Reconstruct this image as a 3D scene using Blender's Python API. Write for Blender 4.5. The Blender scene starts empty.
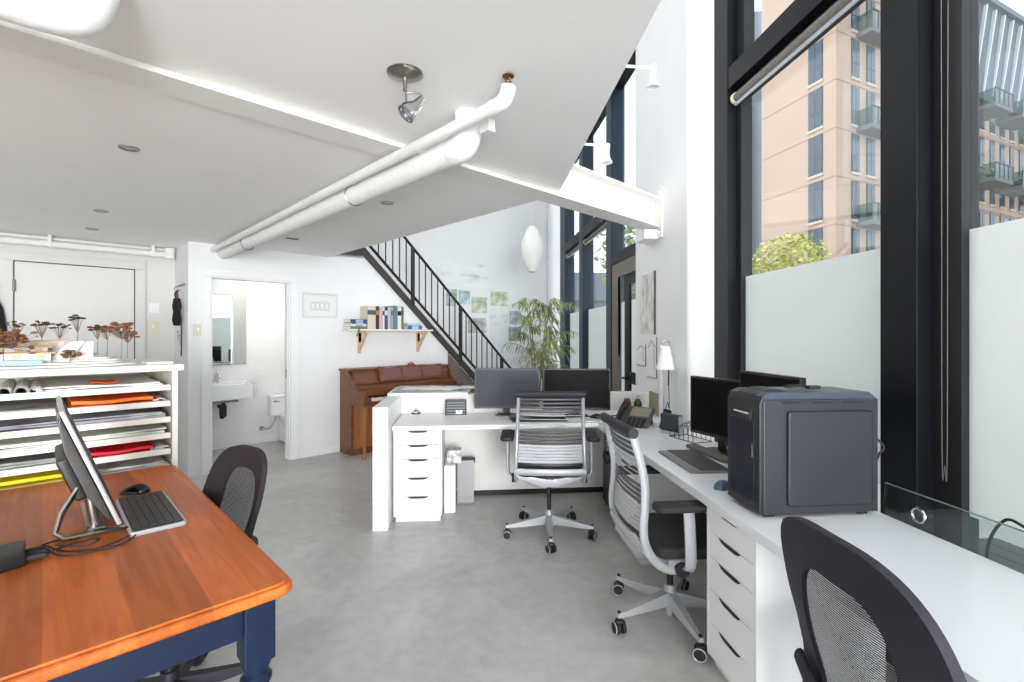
import bpy, bmesh, math, random
from mathutils import Vector, Matrix
random.seed(7)
SC = bpy.context.scene
COL = SC.collection
R = math.radians

# ------------------------------------------------------------------ camera, sky, sun, fill light, exposure
F, CX, CY, H = 485.0, 512.0, 335.0, 1.415
cam_data = bpy.data.cameras.new('camera')
cam = bpy.data.objects.new('camera', cam_data); COL.objects.link(cam)
cam_data.sensor_width = 36.0
cam_data.lens = F / 1024.0 * 36.0
cam_data.shift_y = -6.0 / 1024.0
cam_data.clip_start = 0.02; cam_data.clip_end = 400
cam.location = (0, 0, H); cam.rotation_euler = (R(90), 0, 0)
SC.camera = cam

SC.view_settings.view_transform = 'Standard'
SC.view_settings.look = 'None'
SC.view_settings.gamma = 1.0
SC.view_settings.use_curve_mapping = False
SC.view_settings.exposure = 0.92

world = bpy.data.worlds.new('sky'); SC.world = world
world.use_nodes = True
_bg = world.node_tree.nodes['Background']
_bg.inputs['Color'].default_value = (0.86, 0.93, 1.0, 1)
_bg.inputs['Strength'].default_value = 1.05

sun_data = bpy.data.lights.new('sun', 'SUN'); sun_data.energy = 0.95
sun_data.color = (1.0, 0.90, 0.80); sun_data.angle = R(0.6)
sun = bpy.data.objects.new('sun', sun_data); COL.objects.link(sun)
sun.rotation_euler = Vector((0.72, 0.20, -0.66)).to_track_quat('-Z', 'Y').to_euler()
sun.location = (-10, -4, 20)

def fill_area_light(name, loc, direction, sx, sy, power, color):
    d = bpy.data.lights.new(name, 'AREA'); d.shape = 'RECTANGLE'; d.size = sx; d.size_y = sy; d.energy = power; d.color = color
    o = bpy.data.objects.new(name, d); COL.objects.link(o); o.location = loc
    o.rotation_euler = Vector(direction).to_track_quat('-Z', 'Y').to_euler(); return o
fill_area_light('added_fill_behind_viewer', (1.5, -6.6, 1.5), (-0.30, 1, 0.02), 6.0, 3.0, 1280, (0.96, 0.98, 1.0))  # added area light, stands in for daylight from behind the viewer

SC.cycles.use_denoising = True
SC.cycles.max_bounces = 10
SC.cycles.diffuse_bounces = 7
SC.cycles.glossy_bounces = 4
SC.cycles.transmission_bounces = 6
SC.cycles.transparent_max_bounces = 16
SC.cycles.sample_clamp_indirect = 6.0
SC.cycles.caustics_reflective = False
SC.cycles.caustics_refractive = False

# ------------------------------------------------------------------ plan frames
AG, AW = R(44.1), R(5.2)          # the building grid and the shopfront run at different angles
cg, sg, cw, sw = math.cos(AG), math.sin(AG), math.cos(AW), math.sin(AW)
def gp(b, p, z=0.0): return Vector((cg*b - sg*p, sg*b + cg*p, z))
def wp(n, w, z=0.0): return Vector((cw*n - sw*w, sw*n + cw*w, z))
def wn(x, n):                      # w of the point of the plane n seen at picture column x
    t = (x - CX)/F; Y = n/(cw*t + sw); return Y*(cw - sw*t)
def bq(x, p):                      # b of the point of the plane p seen at picture column x
    t = (x - CX)/F; Y = p/(-sg*t + cg); return Y*(cg*t + sg)
def gz(x, y, p):                   # height on plane p
    t = (x - CX)/F; Y = p/(-sg*t + cg); return H + (CY - y)*Y/F
def wz(x, y, n):
    t = (x - CX)/F; Y = n/(cw*t + sw); return H + (CY - y)*Y/F
def px(x, y, z):                   # point at height z
    Y = (H - z)*F/(y - CY); return Vector(((x - CX)/F*Y, Y, z))

# ------------------------------------------------------------------ materials
def lin(c): return tuple(((v/255.0 + 0.055)/1.055)**2.4 if v/255.0 > 0.04045 else v/255.0/12.92 for v in c) + (1.0,)
def mat(name, rgb, rough=0.5, metal=0.0, spec=0.5, noise=0.0, nscale=20.0, bump=0.0, coat=0.0, stretch=None):
    m = bpy.data.materials.new(name); m.use_nodes = True
    nt = m.node_tree; p = nt.nodes['Principled BSDF']
    c = lin(rgb)
    p.inputs['Base Color'].default_value = c
    p.inputs['Roughness'].default_value = rough
    p.inputs['Metallic'].default_value = metal
    p.inputs['Specular IOR Level'].default_value = spec
    if coat: p.inputs['Coat Weight'].default_value = coat
    tc = nt.nodes.new('ShaderNodeTexCoord')
    mp = nt.nodes.new('ShaderNodeMapping'); nt.links.new(tc.outputs['Object'], mp.inputs['Vector'])
    if stretch: mp.inputs['Scale'].default_value = stretch
    nz = nt.nodes.new('ShaderNodeTexNoise'); nz.inputs['Scale'].default_value = nscale; nz.inputs['Detail'].default_value = 4
    nt.links.new(mp.outputs['Vector'], nz.inputs['Vector'])
    if noise:
        rp = nt.nodes.new('ShaderNodeValToRGB')
        rp.color_ramp.elements[0].position = 0.3; rp.color_ramp.elements[1].position = 0.7
        rp.color_ramp.elements[0].color = tuple(max(0, v*(1-noise)) for v in c[:3]) + (1,)
        rp.color_ramp.elements[1].color = tuple(min(1, v*(1+noise)) for v in c[:3]) + (1,)
        nt.links.new(nz.outputs['Fac'], rp.inputs['Fac']); nt.links.new(rp.outputs['Color'], p.inputs['Base Color'])
    if bump:
        bp = nt.nodes.new('ShaderNodeBump'); bp.inputs['Strength'].default_value = bump; bp.inputs['Distance'].default_value = 0.005
        nt.links.new(nz.outputs['Fac'], bp.inputs['Height']); nt.links.new(bp.outputs['Normal'], p.inputs['Normal'])
    return m
def stripes(name, rgb1, rgb2, scale, axis='Z', rough=0.6, sharp=0.5, noise=0.0):
    m = mat(name, rgb1, rough); nt = m.node_tree; p = nt.nodes['Principled BSDF']
    tc = nt.nodes.new('ShaderNodeTexCoord'); wv = nt.nodes.new('ShaderNodeTexWave')
    wv.wave_type = 'BANDS'; wv.bands_direction = axis; wv.inputs['Scale'].default_value = scale; wv.inputs['Distortion'].default_value = noise
    rp = nt.nodes.new('ShaderNodeValToRGB'); rp.color_ramp.elements[0].position = sharp - 0.05; rp.color_ramp.elements[1].position = sharp + 0.05
    rp.color_ramp.elements[0].color = lin(rgb1); rp.color_ramp.elements[1].color = lin(rgb2)
    nt.links.new(tc.outputs['Object'], wv.inputs['Vector']); nt.links.new(wv.outputs['Fac'], rp.inputs['Fac'])
    nt.links.new(rp.outputs['Color'], p.inputs['Base Color'])
    return m
def mesh_fabric(name, rgb, scale, cover=0.55, axis='Z'):
    m = mat(name, rgb, 0.7); nt = m.node_tree; p = nt.nodes['Principled BSDF']; out = nt.nodes['Material Output']
    tr = nt.nodes.new('ShaderNodeBsdfTransparent'); mx = nt.nodes.new('ShaderNodeMixShader')
    tc = nt.nodes.new('ShaderNodeTexCoord'); wv = nt.nodes.new('ShaderNodeTexWave')
    wv.wave_type = 'BANDS'; wv.bands_direction = axis; wv.inputs['Scale'].default_value = scale
    rp = nt.nodes.new('ShaderNodeValToRGB'); rp.color_ramp.elements[0].position = 1-cover-0.06; rp.color_ramp.elements[1].position = 1-cover+0.06
    nt.links.new(tc.outputs['Object'], wv.inputs['Vector']); nt.links.new(wv.outputs['Fac'], rp.inputs['Fac'])
    nt.links.new(rp.outputs['Color'], mx.inputs['Fac']); nt.links.new(tr.outputs[0], mx.inputs[1]); nt.links.new(p.outputs[0], mx.inputs[2])
    nt.links.new(mx.outputs[0], out.inputs['Surface'])
    return m
def glass(name, tint=(1, 1, 1), gloss=0.08):
    m = bpy.data.materials.new(name); m.use_nodes = True; nt = m.node_tree; nt.nodes.clear()
    out = nt.nodes.new('ShaderNodeOutputMaterial'); mx = nt.nodes.new('ShaderNodeMixShader')
    tr = nt.nodes.new('ShaderNodeBsdfTransparent'); tr.inputs['Color'].default_value = tint + (1,)
    gl = nt.nodes.new('ShaderNodeBsdfGlossy'); gl.inputs['Roughness'].default_value = 0.02
    lw = nt.nodes.new('ShaderNodeLayerWeight'); lw.inputs['Blend'].default_value = 0.12
    pw = nt.nodes.new('ShaderNodeMath'); pw.operation = 'MULTIPLY_ADD'; pw.inputs[1].default_value = 0.45; pw.inputs[2].default_value = gloss*0.35
    nt.links.new(lw.outputs['Facing'], pw.inputs[0])
    nt.links.new(pw.outputs[0], mx.inputs['Fac']); nt.links.new(tr.outputs[0], mx.inputs[1]); nt.links.new(gl.outputs[0], mx.inputs[2])
    nt.links.new(mx.outputs[0], out.inputs['Surface'])
    return m
def frosted(name, rgb, trans=0.5):
    m = bpy.data.materials.new(name); m.use_nodes = True; nt = m.node_tree; nt.nodes.clear()
    out = nt.nodes.new('ShaderNodeOutputMaterial'); mx = nt.nodes.new('ShaderNodeMixShader'); mx.inputs['Fac'].default_value = trans
    d = nt.nodes.new('ShaderNodeBsdfDiffuse'); d.inputs['Color'].default_value = lin(rgb)
    t = nt.nodes.new('ShaderNodeBsdfTranslucent'); t.inputs['Color'].default_value = lin(rgb)
    nt.links.new(d.outputs[0], mx.inputs[1]); nt.links.new(t.outputs[0], mx.inputs[2]); nt.links.new(mx.outputs[0], out.inputs['Surface'])
    return m
def emit(name, rgb, s):
    m = bpy.data.materials.new(name); m.use_nodes = True; nt = m.node_tree; nt.nodes.clear()
    out = nt.nodes.new('ShaderNodeOutputMaterial'); e = nt.nodes.new('ShaderNodeEmission')
    e.inputs['Color'].default_value = lin(rgb); e.inputs['Strength'].default_value = s
    nt.links.new(e.outputs[0], out.inputs['Surface']); return m

def concrete():
    m = mat('polished_concrete', (150, 150, 150), 0.3, bump=0.03, nscale=30)
    nt = m.node_tree; p = nt.nodes['Principled BSDF']
    tc = nt.nodes.new('ShaderNodeTexCoord')
    n1 = nt.nodes.new('ShaderNodeTexNoise'); n1.inputs['Scale'].default_value = 1.3; n1.inputs['Detail'].default_value = 6; n1.inputs['Roughness'].default_value = 0.65; n1.inputs['Distortion'].default_value = 0.8
    n2 = nt.nodes.new('ShaderNodeTexNoise'); n2.inputs['Scale'].default_value = 14; n2.inputs['Detail'].default_value = 6
    mxv = nt.nodes.new('ShaderNodeMix'); mxv.data_type = 'FLOAT'; mxv.inputs[0].default_value = 0.3
    rp = nt.nodes.new('ShaderNodeValToRGB')
    rp.color_ramp.elements[0].position = 0.30; rp.color_ramp.elements[0].color = lin((164, 163, 161))
    rp.color_ramp.elements[1].position = 0.68; rp.color_ramp.elements[1].color = lin((207, 206, 204))
    nt.links.new(tc.outputs['Object'], n1.inputs['Vector']); nt.links.new(tc.outputs['Object'], n2.inputs['Vector'])
    nt.links.new(n1.outputs['Fac'], mxv.inputs[2]); nt.links.new(n2.outputs['Fac'], mxv.inputs[3])
    nt.links.new(mxv.outputs[0], rp.inputs['Fac']); nt.links.new(rp.outputs['Color'], p.inputs['Base Color'])
    rr = nt.nodes.new('ShaderNodeMapRange'); rr.inputs['To Min'].default_value = 0.26; rr.inputs['To Max'].default_value = 0.46
    nt.links.new(n1.outputs['Fac'], rr.inputs['Value']); nt.links.new(rr.outputs[0], p.inputs['Roughness'])
    return m
def wood(name, dark, light, along='Y', board=0.0, rough=0.35, scale=1.0, coat=0.0):
    """Grain along one axis; board > 0 splits the surface into planks of that width with a tone of their own."""
    m = mat(name, light, rough, coat=coat); nt = m.node_tree; p = nt.nodes['Principled BSDF']
    tc = nt.nodes.new('ShaderNodeTexCoord'); mp = nt.nodes.new('ShaderNodeMapping')
    s = {'X': (1.2, 14, 14), 'Y': (14, 1.2, 14), 'Z': (14, 14, 1.2)}[along]
    mp.inputs['Scale'].default_value = tuple(v*scale for v in s)
    nt.links.new(tc.outputs['Object'], mp.inputs['Vector'])
    nz = nt.nodes.new('ShaderNodeTexNoise'); nz.inputs['Scale'].default_value = 2.0; nz.inputs['Detail'].default_value = 6; nz.inputs['Distortion'].default_value = 1.2
    nt.links.new(mp.outputs['Vector'], nz.inputs['Vector'])
    rp = nt.nodes.new('ShaderNodeValToRGB'); rp.color_ramp.elements[0].position = 0.3; rp.color_ramp.elements[1].position = 0.7
    rp.color_ramp.elements[0].color = lin(dark); rp.color_ramp.elements[1].color = lin(light)
    nt.links.new(nz.outputs['Fac'], rp.inputs['Fac'])
    last = rp.outputs['Color']
    if board:
        sx = nt.nodes.new('ShaderNodeSeparateXYZ'); nt.links.new(tc.outputs['Object'], sx.inputs[0])
        dv = nt.nodes.new('ShaderNodeMath'); dv.operation = 'DIVIDE'; dv.inputs[1].default_value = board
        nt.links.new(sx.outputs['X' if along == 'Y' else 'Y'], dv.inputs[0])
        fl = nt.nodes.new('ShaderNodeMath'); fl.operation = 'FLOOR'; nt.links.new(dv.outputs[0], fl.inputs[0])
        wnz = nt.nodes.new('ShaderNodeTexWhiteNoise'); wnz.noise_dimensions = '1D'; nt.links.new(fl.outputs[0], wnz.inputs['W'])
        mr = nt.nodes.new('ShaderNodeMapRange'); mr.inputs['To Min'].default_value = 0.72; mr.inputs['To Max'].default_value = 1.22
        nt.links.new(wnz.outputs['Value'], mr.inputs['Value'])
        vm = nt.nodes.new('ShaderNodeVectorMath'); vm.operation = 'SCALE'
        nt.links.new(last, vm.inputs[0]); nt.links.new(mr.outputs[0], vm.inputs['Scale'])
        # a few knots and scratches
        kn = nt.nodes.new('ShaderNodeTexVoronoi'); kn.inputs['Scale'].default_value = 3.2
        mk = nt.nodes.new('ShaderNodeMapRange'); mk.inputs['From Min'].default_value = 0.02; mk.inputs['From Max'].default_value = 0.09; mk.inputs['To Min'].default_value = 0.45; mk.inputs['To Max'].default_value = 1.0
        nt.links.new(tc.outputs['Object'], kn.inputs['Vector']); nt.links.new(kn.outputs['Distance'], mk.inputs['Value'])
        v2 = nt.nodes.new('ShaderNodeVectorMath'); v2.operation = 'SCALE'
        nt.links.new(vm.outputs[0], v2.inputs[0]); nt.links.new(mk.outputs[0], v2.inputs['Scale'])
        last = v2.outputs[0]
    nt.links.new(last, p.inputs['Base Color'])
    return m
def brushy(name, rgbs, scale=6.0, rough=0.6, detail=3, stretch=None):
    """Blotchy print in several colours (photographs, covers, maps)."""
    m = mat(name, rgbs[0], rough); nt = m.node_tree; p = nt.nodes['Principled BSDF']
    tc = nt.nodes.new('ShaderNodeTexCoord'); mp = nt.nodes.new('ShaderNodeMapping'); nz = nt.nodes.new('ShaderNodeTexNoise')
    if stretch: mp.inputs['Scale'].default_value = stretch
    nz.inputs['Scale'].default_value = scale; nz.inputs['Detail'].default_value = detail
    nt.links.new(tc.outputs['Object'], mp.inputs['Vector']); nt.links.new(mp.outputs['Vector'], nz.inputs['Vector'])
    rp = nt.nodes.new('ShaderNodeValToRGB'); e = rp.color_ramp.elements
    n = len(rgbs)
    while len(e) < n: e.new(0.5)
    for i, c in enumerate(rgbs):
        e[i].position = 0.3 + 0.4*i/max(1, n-1); e[i].color = lin(c)
    nt.links.new(nz.outputs['Fac'], rp.inputs['Fac']); nt.links.new(rp.outputs['Color'], p.inputs['Base Color'])
    return m

M = {}
M['wall'] = mat('white_paint', (236, 236, 236), 0.7, noise=0.012, nscale=3, bump=0.01)
M['ceil'] = mat('ceiling_paint', (244, 243, 241), 0.8, noise=0.012, nscale=2)
M['trim'] = mat('trim_paint', (240, 240, 240), 0.45)
M['floor'] = concrete()
M['steel_white'] = mat('white_painted_steel', (238, 236, 232), 0.45, noise=0.01, nscale=8)
M['lag'] = mat('white_pipe_lagging', (238, 238, 235), 0.7, noise=0.03, nscale=25, bump=0.5)
M['pipe'] = mat('white_painted_pipe', (236, 236, 234), 0.45)
M['navyframe'] = mat('blue_black_window_frame', (11, 13, 18), 0.45, spec=0.25)
M['blueframe'] = mat('dark_blue_window_frame', (24, 42, 58), 0.42, spec=0.35)
M['sash'] = mat('charcoal_sash', (36, 36, 39), 0.45, spec=0.3)
M['taupe'] = mat('taupe_door_frame', (112, 104, 92), 0.45)
M['glass'] = glass('window_glass', (0.97, 0.985, 0.985), 0.07)
M['tableglass'] = glass('clear_glass_strip', (0.86, 0.92, 0.90), 0.10)
M['edgeglass'] = mat('green_glass_edge', (108, 124, 120), 0.2)
M['frost'] = frosted('frosted_film', (242, 243, 241), 0.62)
M['blind'] = mat('grey_blind_fabric', (116, 112, 106), 0.8)
M['white'] = mat('white_laminate', (243, 243, 243), 0.35, noise=0.006, nscale=4)
M['gloss_white'] = mat('glossy_white_top', (234, 237, 241), 0.2)
M['offwhite'] = mat('off_white_panel', (226, 224, 219), 0.55, noise=0.015, nscale=6)
M['porcelain'] = mat('porcelain', (245, 246, 248), 0.12)
M['chrome'] = mat('chrome', (205, 206, 208), 0.14, 1.0)
M['nickel'] = mat('brushed_nickel', (160, 155, 148), 0.32, 1.0)
M['silver'] = mat('silver_plastic', (178, 180, 184), 0.38, 0.25)
M['alu'] = mat('pale_aluminium', (190, 192, 194), 0.32, 0.6)
M['bronze'] = mat('bronze', (140, 92, 58), 0.35, 0.8)
M['black'] = mat('black_plastic', (22, 22, 24), 0.42)
M['softblack'] = mat('soft_black_rubber', (30, 30, 32), 0.65)
M['steelblack'] = mat('black_steel', (38, 37, 37), 0.5)
M['stringer'] = mat('dark_brown_steel', (62, 56, 52), 0.55, noise=0.1, nscale=6)
M['understair'] = mat('grey_brown_board', (122, 112, 102), 0.7, noise=0.08, nscale=5)
M['screen'] = mat('matt_black_screen', (30, 34, 48), 0.36, spec=0.2)
M['screen2'] = mat('dark_screen', (18, 17, 16), 0.4, spec=0.06)
M['chairfab'] = mat('charcoal_seat_fabric', (52, 50, 52), 0.85, noise=0.12, nscale=90, bump=0.2)
M['slat'] = mat('smoky_slat', (66, 66, 70), 0.4)
M['slatlight'] = mat('pale_grey_slat', (186, 186, 191), 0.45)
M['navychair'] = mat('dark_navy_chair', (22, 20, 33), 0.55, noise=0.06, nscale=60)
M['meshfab'] = mesh_fabric('black_mesh_fabric', (22, 20, 30), 60.0, 0.74)
M['meshfab2'] = mesh_fabric('black_mesh_fabric_left', (36, 30, 34), 70.0, 0.80)
M['blackfab'] = mat('plum_black_mesh_border', (40, 32, 36), 0.75, noise=0.1, nscale=200)
M['tabletop'] = wood('orange_stained_boards', (166, 82, 30), (200, 106, 46), 'Y', 0.148, 0.4, 1.0)
M['tabletop'].node_tree.nodes['Principled BSDF'].inputs['Specular IOR Level'].default_value = 0.3
M['tableedge'] = wood('orange_stained_edge', (150, 76, 34), (184, 102, 52), 'X', 0.0, 0.3, 1.0, coat=0.2)
M['navy'] = mat('worn_navy_paint', (12, 27, 54), 0.45, spec=0.35, noise=0.12, nscale=9, bump=0.1)
M['pianowood'] = wood('walnut_veneer', (92, 50, 28), (130, 76, 44), 'X', 0.0, 0.40, 0.8, coat=0.0)
M['pianolight'] = wood('lighter_walnut', (140, 82, 40), (176, 112, 58), 'Z', 0.0, 0.32, 0.8, coat=0.2)
M['pianodesk'] = mat('dull_mauve_panel', (118, 84, 80), 0.6, noise=0.1, nscale=30)
M['ivory'] = stripes('ivory_keys', (245, 240, 228), (120, 112, 104), 14.0, 'X', 0.3, 0.93)
M['shelfwood'] = wood('pale_birch', (206, 170, 130), (226, 194, 156), 'Z', 0.0, 0.5)
M['paper'] = mat('white_paper', (238, 237, 234), 0.7, noise=0.02, nscale=10)
M['cream'] = mat('cream_cabinet_paint', (236, 232, 222), 0.5, noise=0.015, nscale=5)
M['beige'] = mat('ivory_plastic', (220, 212, 194), 0.45)
M['brown'] = mat('dried_flower', (84, 58, 44), 0.9, noise=0.3, nscale=60)
M['stem'] = mat('dry_stem', (146, 130, 112), 0.8)
M['leaf'] = mat('plant_leaf', (138, 150, 92), 0.5, noise=0.35, nscale=9)
M['bark'] = mat('grey_bark', (140, 128, 108), 0.8, noise=0.2, nscale=30)
M['treeleaf'] = mat('yellow_green_leaf', (186, 188, 84), 0.6, noise=0.35, nscale=3)  # yellow-green leaf colour of the young street tree
M['greenleaf'] = mat('street_leaf', (128, 150, 90), 0.6, noise=0.4, nscale=3)

# ------------------------------------------------------------------ mesh building
class MB:
    def __init__(s): s.bm = bmesh.new()
    def _add(s, vs, fs, mi=0):
        bv = [s.bm.verts.new(v) for v in vs]
        for f in fs:
            try:
                fc = s.bm.faces.new([bv[i] for i in f]); fc.material_index = mi
            except ValueError: pass
        return bv
    def box(s, a, b, bev=0.0, seg=2, mi=0, mtx=None):
        x0, y0, z0 = (min(a[i], b[i]) for i in range(3)); x1, y1, z1 = (max(a[i], b[i]) for i in range(3))
        vs = [(x0,y0,z0),(x1,y0,z0),(x1,y1,z0),(x0,y1,z0),(x0,y0,z1),(x1,y0,z1),(x1,y1,z1),(x0,y1,z1)]
        fs = [(0,3,2,1),(4,5,6,7),(0,1,5,4),(1,2,6,5),(2,3,7,6),(3,0,4,7)]
        t = bmesh.new(); bv = [t.verts.new(v) for v in vs]
        for f in fs: t.faces.new([bv[i] for i in f])
        if bev: bmesh.ops.bevel(t, geom=list(t.edges), offset=bev, segments=seg, profile=0.5, affect='EDGES')
        s.merge(t, mi, mtx); return s
    def merge(s, t, mi=0, mtx=None):
        t.verts.index_update()
        vs = [(mtx @ v.co if mtx else v.co.copy()) for v in t.verts]
        fs = [[v.index for v in f.verts] for f in t.faces]
        t.free(); s._add(vs, fs, mi)
    def prism(s, pts, axis, d0, d1, bev=0.0, mi=0, mtx=None, seg=2):
        """polygon extruded: axis 'x' pts=(y,z); 'y' pts=(x,z); 'z' pts=(x,y)"""
        def P(q, d): return {'x': (d, q[0], q[1]), 'y': (q[0], d, q[1]), 'z': (q[0], q[1], d)}[axis]
        n = len(pts); t = bmesh.new()
        v0 = [t.verts.new(P(q, d0)) for q in pts]; v1 = [t.verts.new(P(q, d1)) for q in pts]
        t.faces.new(v0); t.faces.new(list(reversed(v1)))
        for i in range(n):
            t.faces.new((v0[i], v1[i], v1[(i+1) % n], v0[(i+1) % n]))
        bmesh.ops.recalc_face_normals(t, faces=list(t.faces))
        if bev:
            es = [e for e in t.edges if (e.verts[0] in v0) == (e.verts[1] in v0)]
            bmesh.ops.bevel(t, geom=es, offset=bev, segments=seg, profile=0.5, affect='EDGES')
        s.merge(t, mi, mtx); return s
    def tube(s, path, r, seg=10, closed=False, mi=0, flat=None, up=None):
        """r: number or list; flat=(a,b) makes an elliptical section a along the side, b along the normal"""
        P = [Vector(p) for p in path]; n = len(P)
        rs = r if isinstance(r, (list, tuple)) else [r]*n
        tang = []
        for i in range(n):
            if closed: d = P[(i+1) % n] - P[i-1]
            elif i == 0: d = P[1] - P[0]
            elif i == n-1: d = P[-1] - P[-2]
            else: d = (P[i+1]-P[i]).normalized() + (P[i]-P[i-1]).normalized()
            tang.append(d.normalized() if d.length > 1e-9 else Vector((0, 0, 1)))
        u = Vector(up) if up else (Vector((0, 0, 1)) if abs(tang[0].z) < 0.9 else Vector((1, 0, 0)))
        vs, fs = [], []
        nrm = (u - tang[0]*u.dot(tang[0])).normalized()
        for i in range(n):
            if up: nrm = (u - tang[i]*u.dot(tang[i])); nrm = nrm.normalized() if nrm.length > 1e-6 else Vector((1,0,0))
            else:
                nrm = nrm - tang[i]*nrm.dot(tang[i]); nrm.normalize()
            bi = tang[i].cross(nrm)
            for k in range(seg):
                a = 2*math.pi*k/seg
                fa, fb = flat if flat else (1, 1)
                vs.append(P[i] + (bi*math.cos(a)*fa + nrm*math.sin(a)*fb)*rs[i])
        m = n if closed else n-1
        for i in range(m):
            j = (i+1) % n
            for k in range(seg):
                l = (k+1) % seg
                fs.append((i*seg+k, i*seg+l, j*seg+l, j*seg+k))
        if not closed:
            fs.append(tuple(range(seg-1, -1, -1))); fs.append(tuple((n-1)*seg+k for k in range(seg)))
        s._add(vs, fs, mi); return s
    def cyl(s, p0, p1, r0, r1=None, seg=20, mi=0):
        return s.tube([p0, p1], [r0, r0 if r1 is None else r1], seg, mi=mi)
    def lathe(s, prof, c=(0,0,0), seg=24, mi=0, mtx=None, sq=1.0):
        vs, fs = [], []; n = len(prof)
        for r, z in prof:
            for k in range(seg):
                a = 2*math.pi*k/seg
                v = Vector((r*math.cos(a), r*math.sin(a)*sq, z))
                v = (mtx @ v if mtx else v) + Vector(c); vs.append(v)
        for i in range(n-1):
            for k in range(seg):
                l = (k+1) % seg; fs.append((i*seg+k, i*seg+l, (i+1)*seg+l, (i+1)*seg+k))
        if prof[0][0] > 1e-5: fs.append(tuple(range(seg-1, -1, -1)))
        if prof[-1][0] > 1e-5: fs.append(tuple((n-1)*seg+k for k in range(seg)))
        s._add(vs, fs, mi); return s
    def surf(s, f, nu, nv, thick=0.0, mi=0):
        vs = [Vector(f(i/nu, j/nv)) for i in range(nu+1) for j in range(nv+1)]
        fs = [(i*(nv+1)+j, (i+1)*(nv+1)+j, (i+1)*(nv+1)+j+1, i*(nv+1)+j+1) for i in range(nu) for j in range(nv)]
        if thick:
            t = bmesh.new(); bv = [t.verts.new(v) for v in vs]
            for q in fs: t.faces.new([bv[k] for k in q])
            t.normal_update()
            g = bmesh.ops.solidify(t, geom=list(t.faces), thickness=thick)
            s.merge(t, mi)
        else: s._add(vs, fs, mi)
        return s
    def quad(s, a, b, c, d, mi=0): s._add([a, b, c, d], [(0, 1, 2, 3)], mi); return s
    def build(s, name, m, parent=None, smooth=True, ang=35):
        bmesh.ops.remove_doubles(s.bm, verts=list(s.bm.verts), dist=1e-6)
        bmesh.ops.recalc_face_normals(s.bm, faces=list(s.bm.faces))
        me = bpy.data.meshes.new(name); s.bm.to_mesh(me); s.bm.free()
        for q in (m if isinstance(m, (list, tuple)) else [m]): me.materials.append(q)
        if smooth:
            me.polygons.foreach_set('use_smooth', [True]*len(me.polygons))
            me.set_sharp_from_angle(angle=R(ang))
        o = bpy.data.objects.new(name, me); COL.objects.link(o)
        if smooth and len(me.polygons) < 4000:
            md_ = o.modifiers.new('weighted_normal', 'WEIGHTED_NORMAL'); md_.keep_sharp = True
        if parent: o.parent = parent
        return o
def thing(name, label, cat, loc=(0,0,0), rot=0.0, group=None, kind=None):
    o = bpy.data.objects.new(name, None); COL.objects.link(o)
    o.empty_display_size = 0.1
    o.location = loc; o.rotation_euler = (0, 0, rot)
    return tag(o, label, cat, group, kind)
def tag(o, label, cat, group=None, kind=None):
    o['label'] = label; o['category'] = cat
    if group: o['group'] = group
    if kind: o['kind'] = kind
    return o
def place(o, loc, rot=0.0):
    o.location = loc; o.rotation_euler = (0, 0, rot); return o
def struct(o, label=None, cat=None):
    o['kind'] = 'structure'
    if label: o['label'] = label; o['category'] = cat
    return o
def copy_tree(o, parent=None):
    c = o.copy(); COL.objects.link(c); c.parent = parent
    for ch in [k for k in bpy.data.objects if k.parent == o]: copy_tree(ch, c)
    return c
def grid(o): o.rotation_euler = (0, 0, AG); return o
def win(o): o.rotation_euler = (0, 0, AW); return o
def arc(c, r, a0, a1, n, ax=0, ay=2):
    out = []
    for i in range(n+1):
        a = R(a0 + (a1-a0)*i/n); v = list(c); v[ax] += r*math.cos(a); v[ay] += r*math.sin(a); out.append(tuple(v))
    return out
def rrect(x0, y0, x1, y1, r, n=5):
    pts = []
    for cx, cy, a in ((x1-r, y0+r, -90), (x1-r, y1-r, 0), (x0+r, y1-r, 90), (x0+r, y0+r, 180)):
        for i in range(n+1):
            t = R(a + 90*i/n); pts.append((cx + r*math.cos(t), cy + r*math.sin(t)))
    return pts
def smoothpath(pts, n=6):
    P = [Vector(p) for p in pts]; out = []
    for i in range(len(P)-1):
        p0 = P[max(0, i-1)]; p1 = P[i]; p2 = P[i+1]; p3 = P[min(len(P)-1, i+2)]
        for k in range(n):
            t = k/n
            out.append(0.5*((2*p1) + (p2-p0)*t + (2*p0-5*p1+4*p2-p3)*t*t + (3*p1-p0-3*p2+p3)*t**3))
    out.append(P[-1]); return out
# ================================================================== THE SETTING
CEIL, CEILN, TOP = 2.345, 2.387, 5.6
WALLP, HALLP, PICP, BATHP = 5.69, 6.34, 6.60, 6.87
NWIN = 1.82
# floor: one slab inside the shopfront
fl = MB(); fl.prism([tuple(wp(1.98, -5)[:2]), tuple(wp(1.98, 10.6)[:2]), tuple(gp(4.0, 7.6)[:2]), tuple(gp(-4.4, 7.6)[:2]), (-8.6, -5)], 'z', -0.1, 0.0)
struct(fl.build('floor', M['floor'], smooth=False), 'polished grey concrete floor', 'floor')

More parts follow.
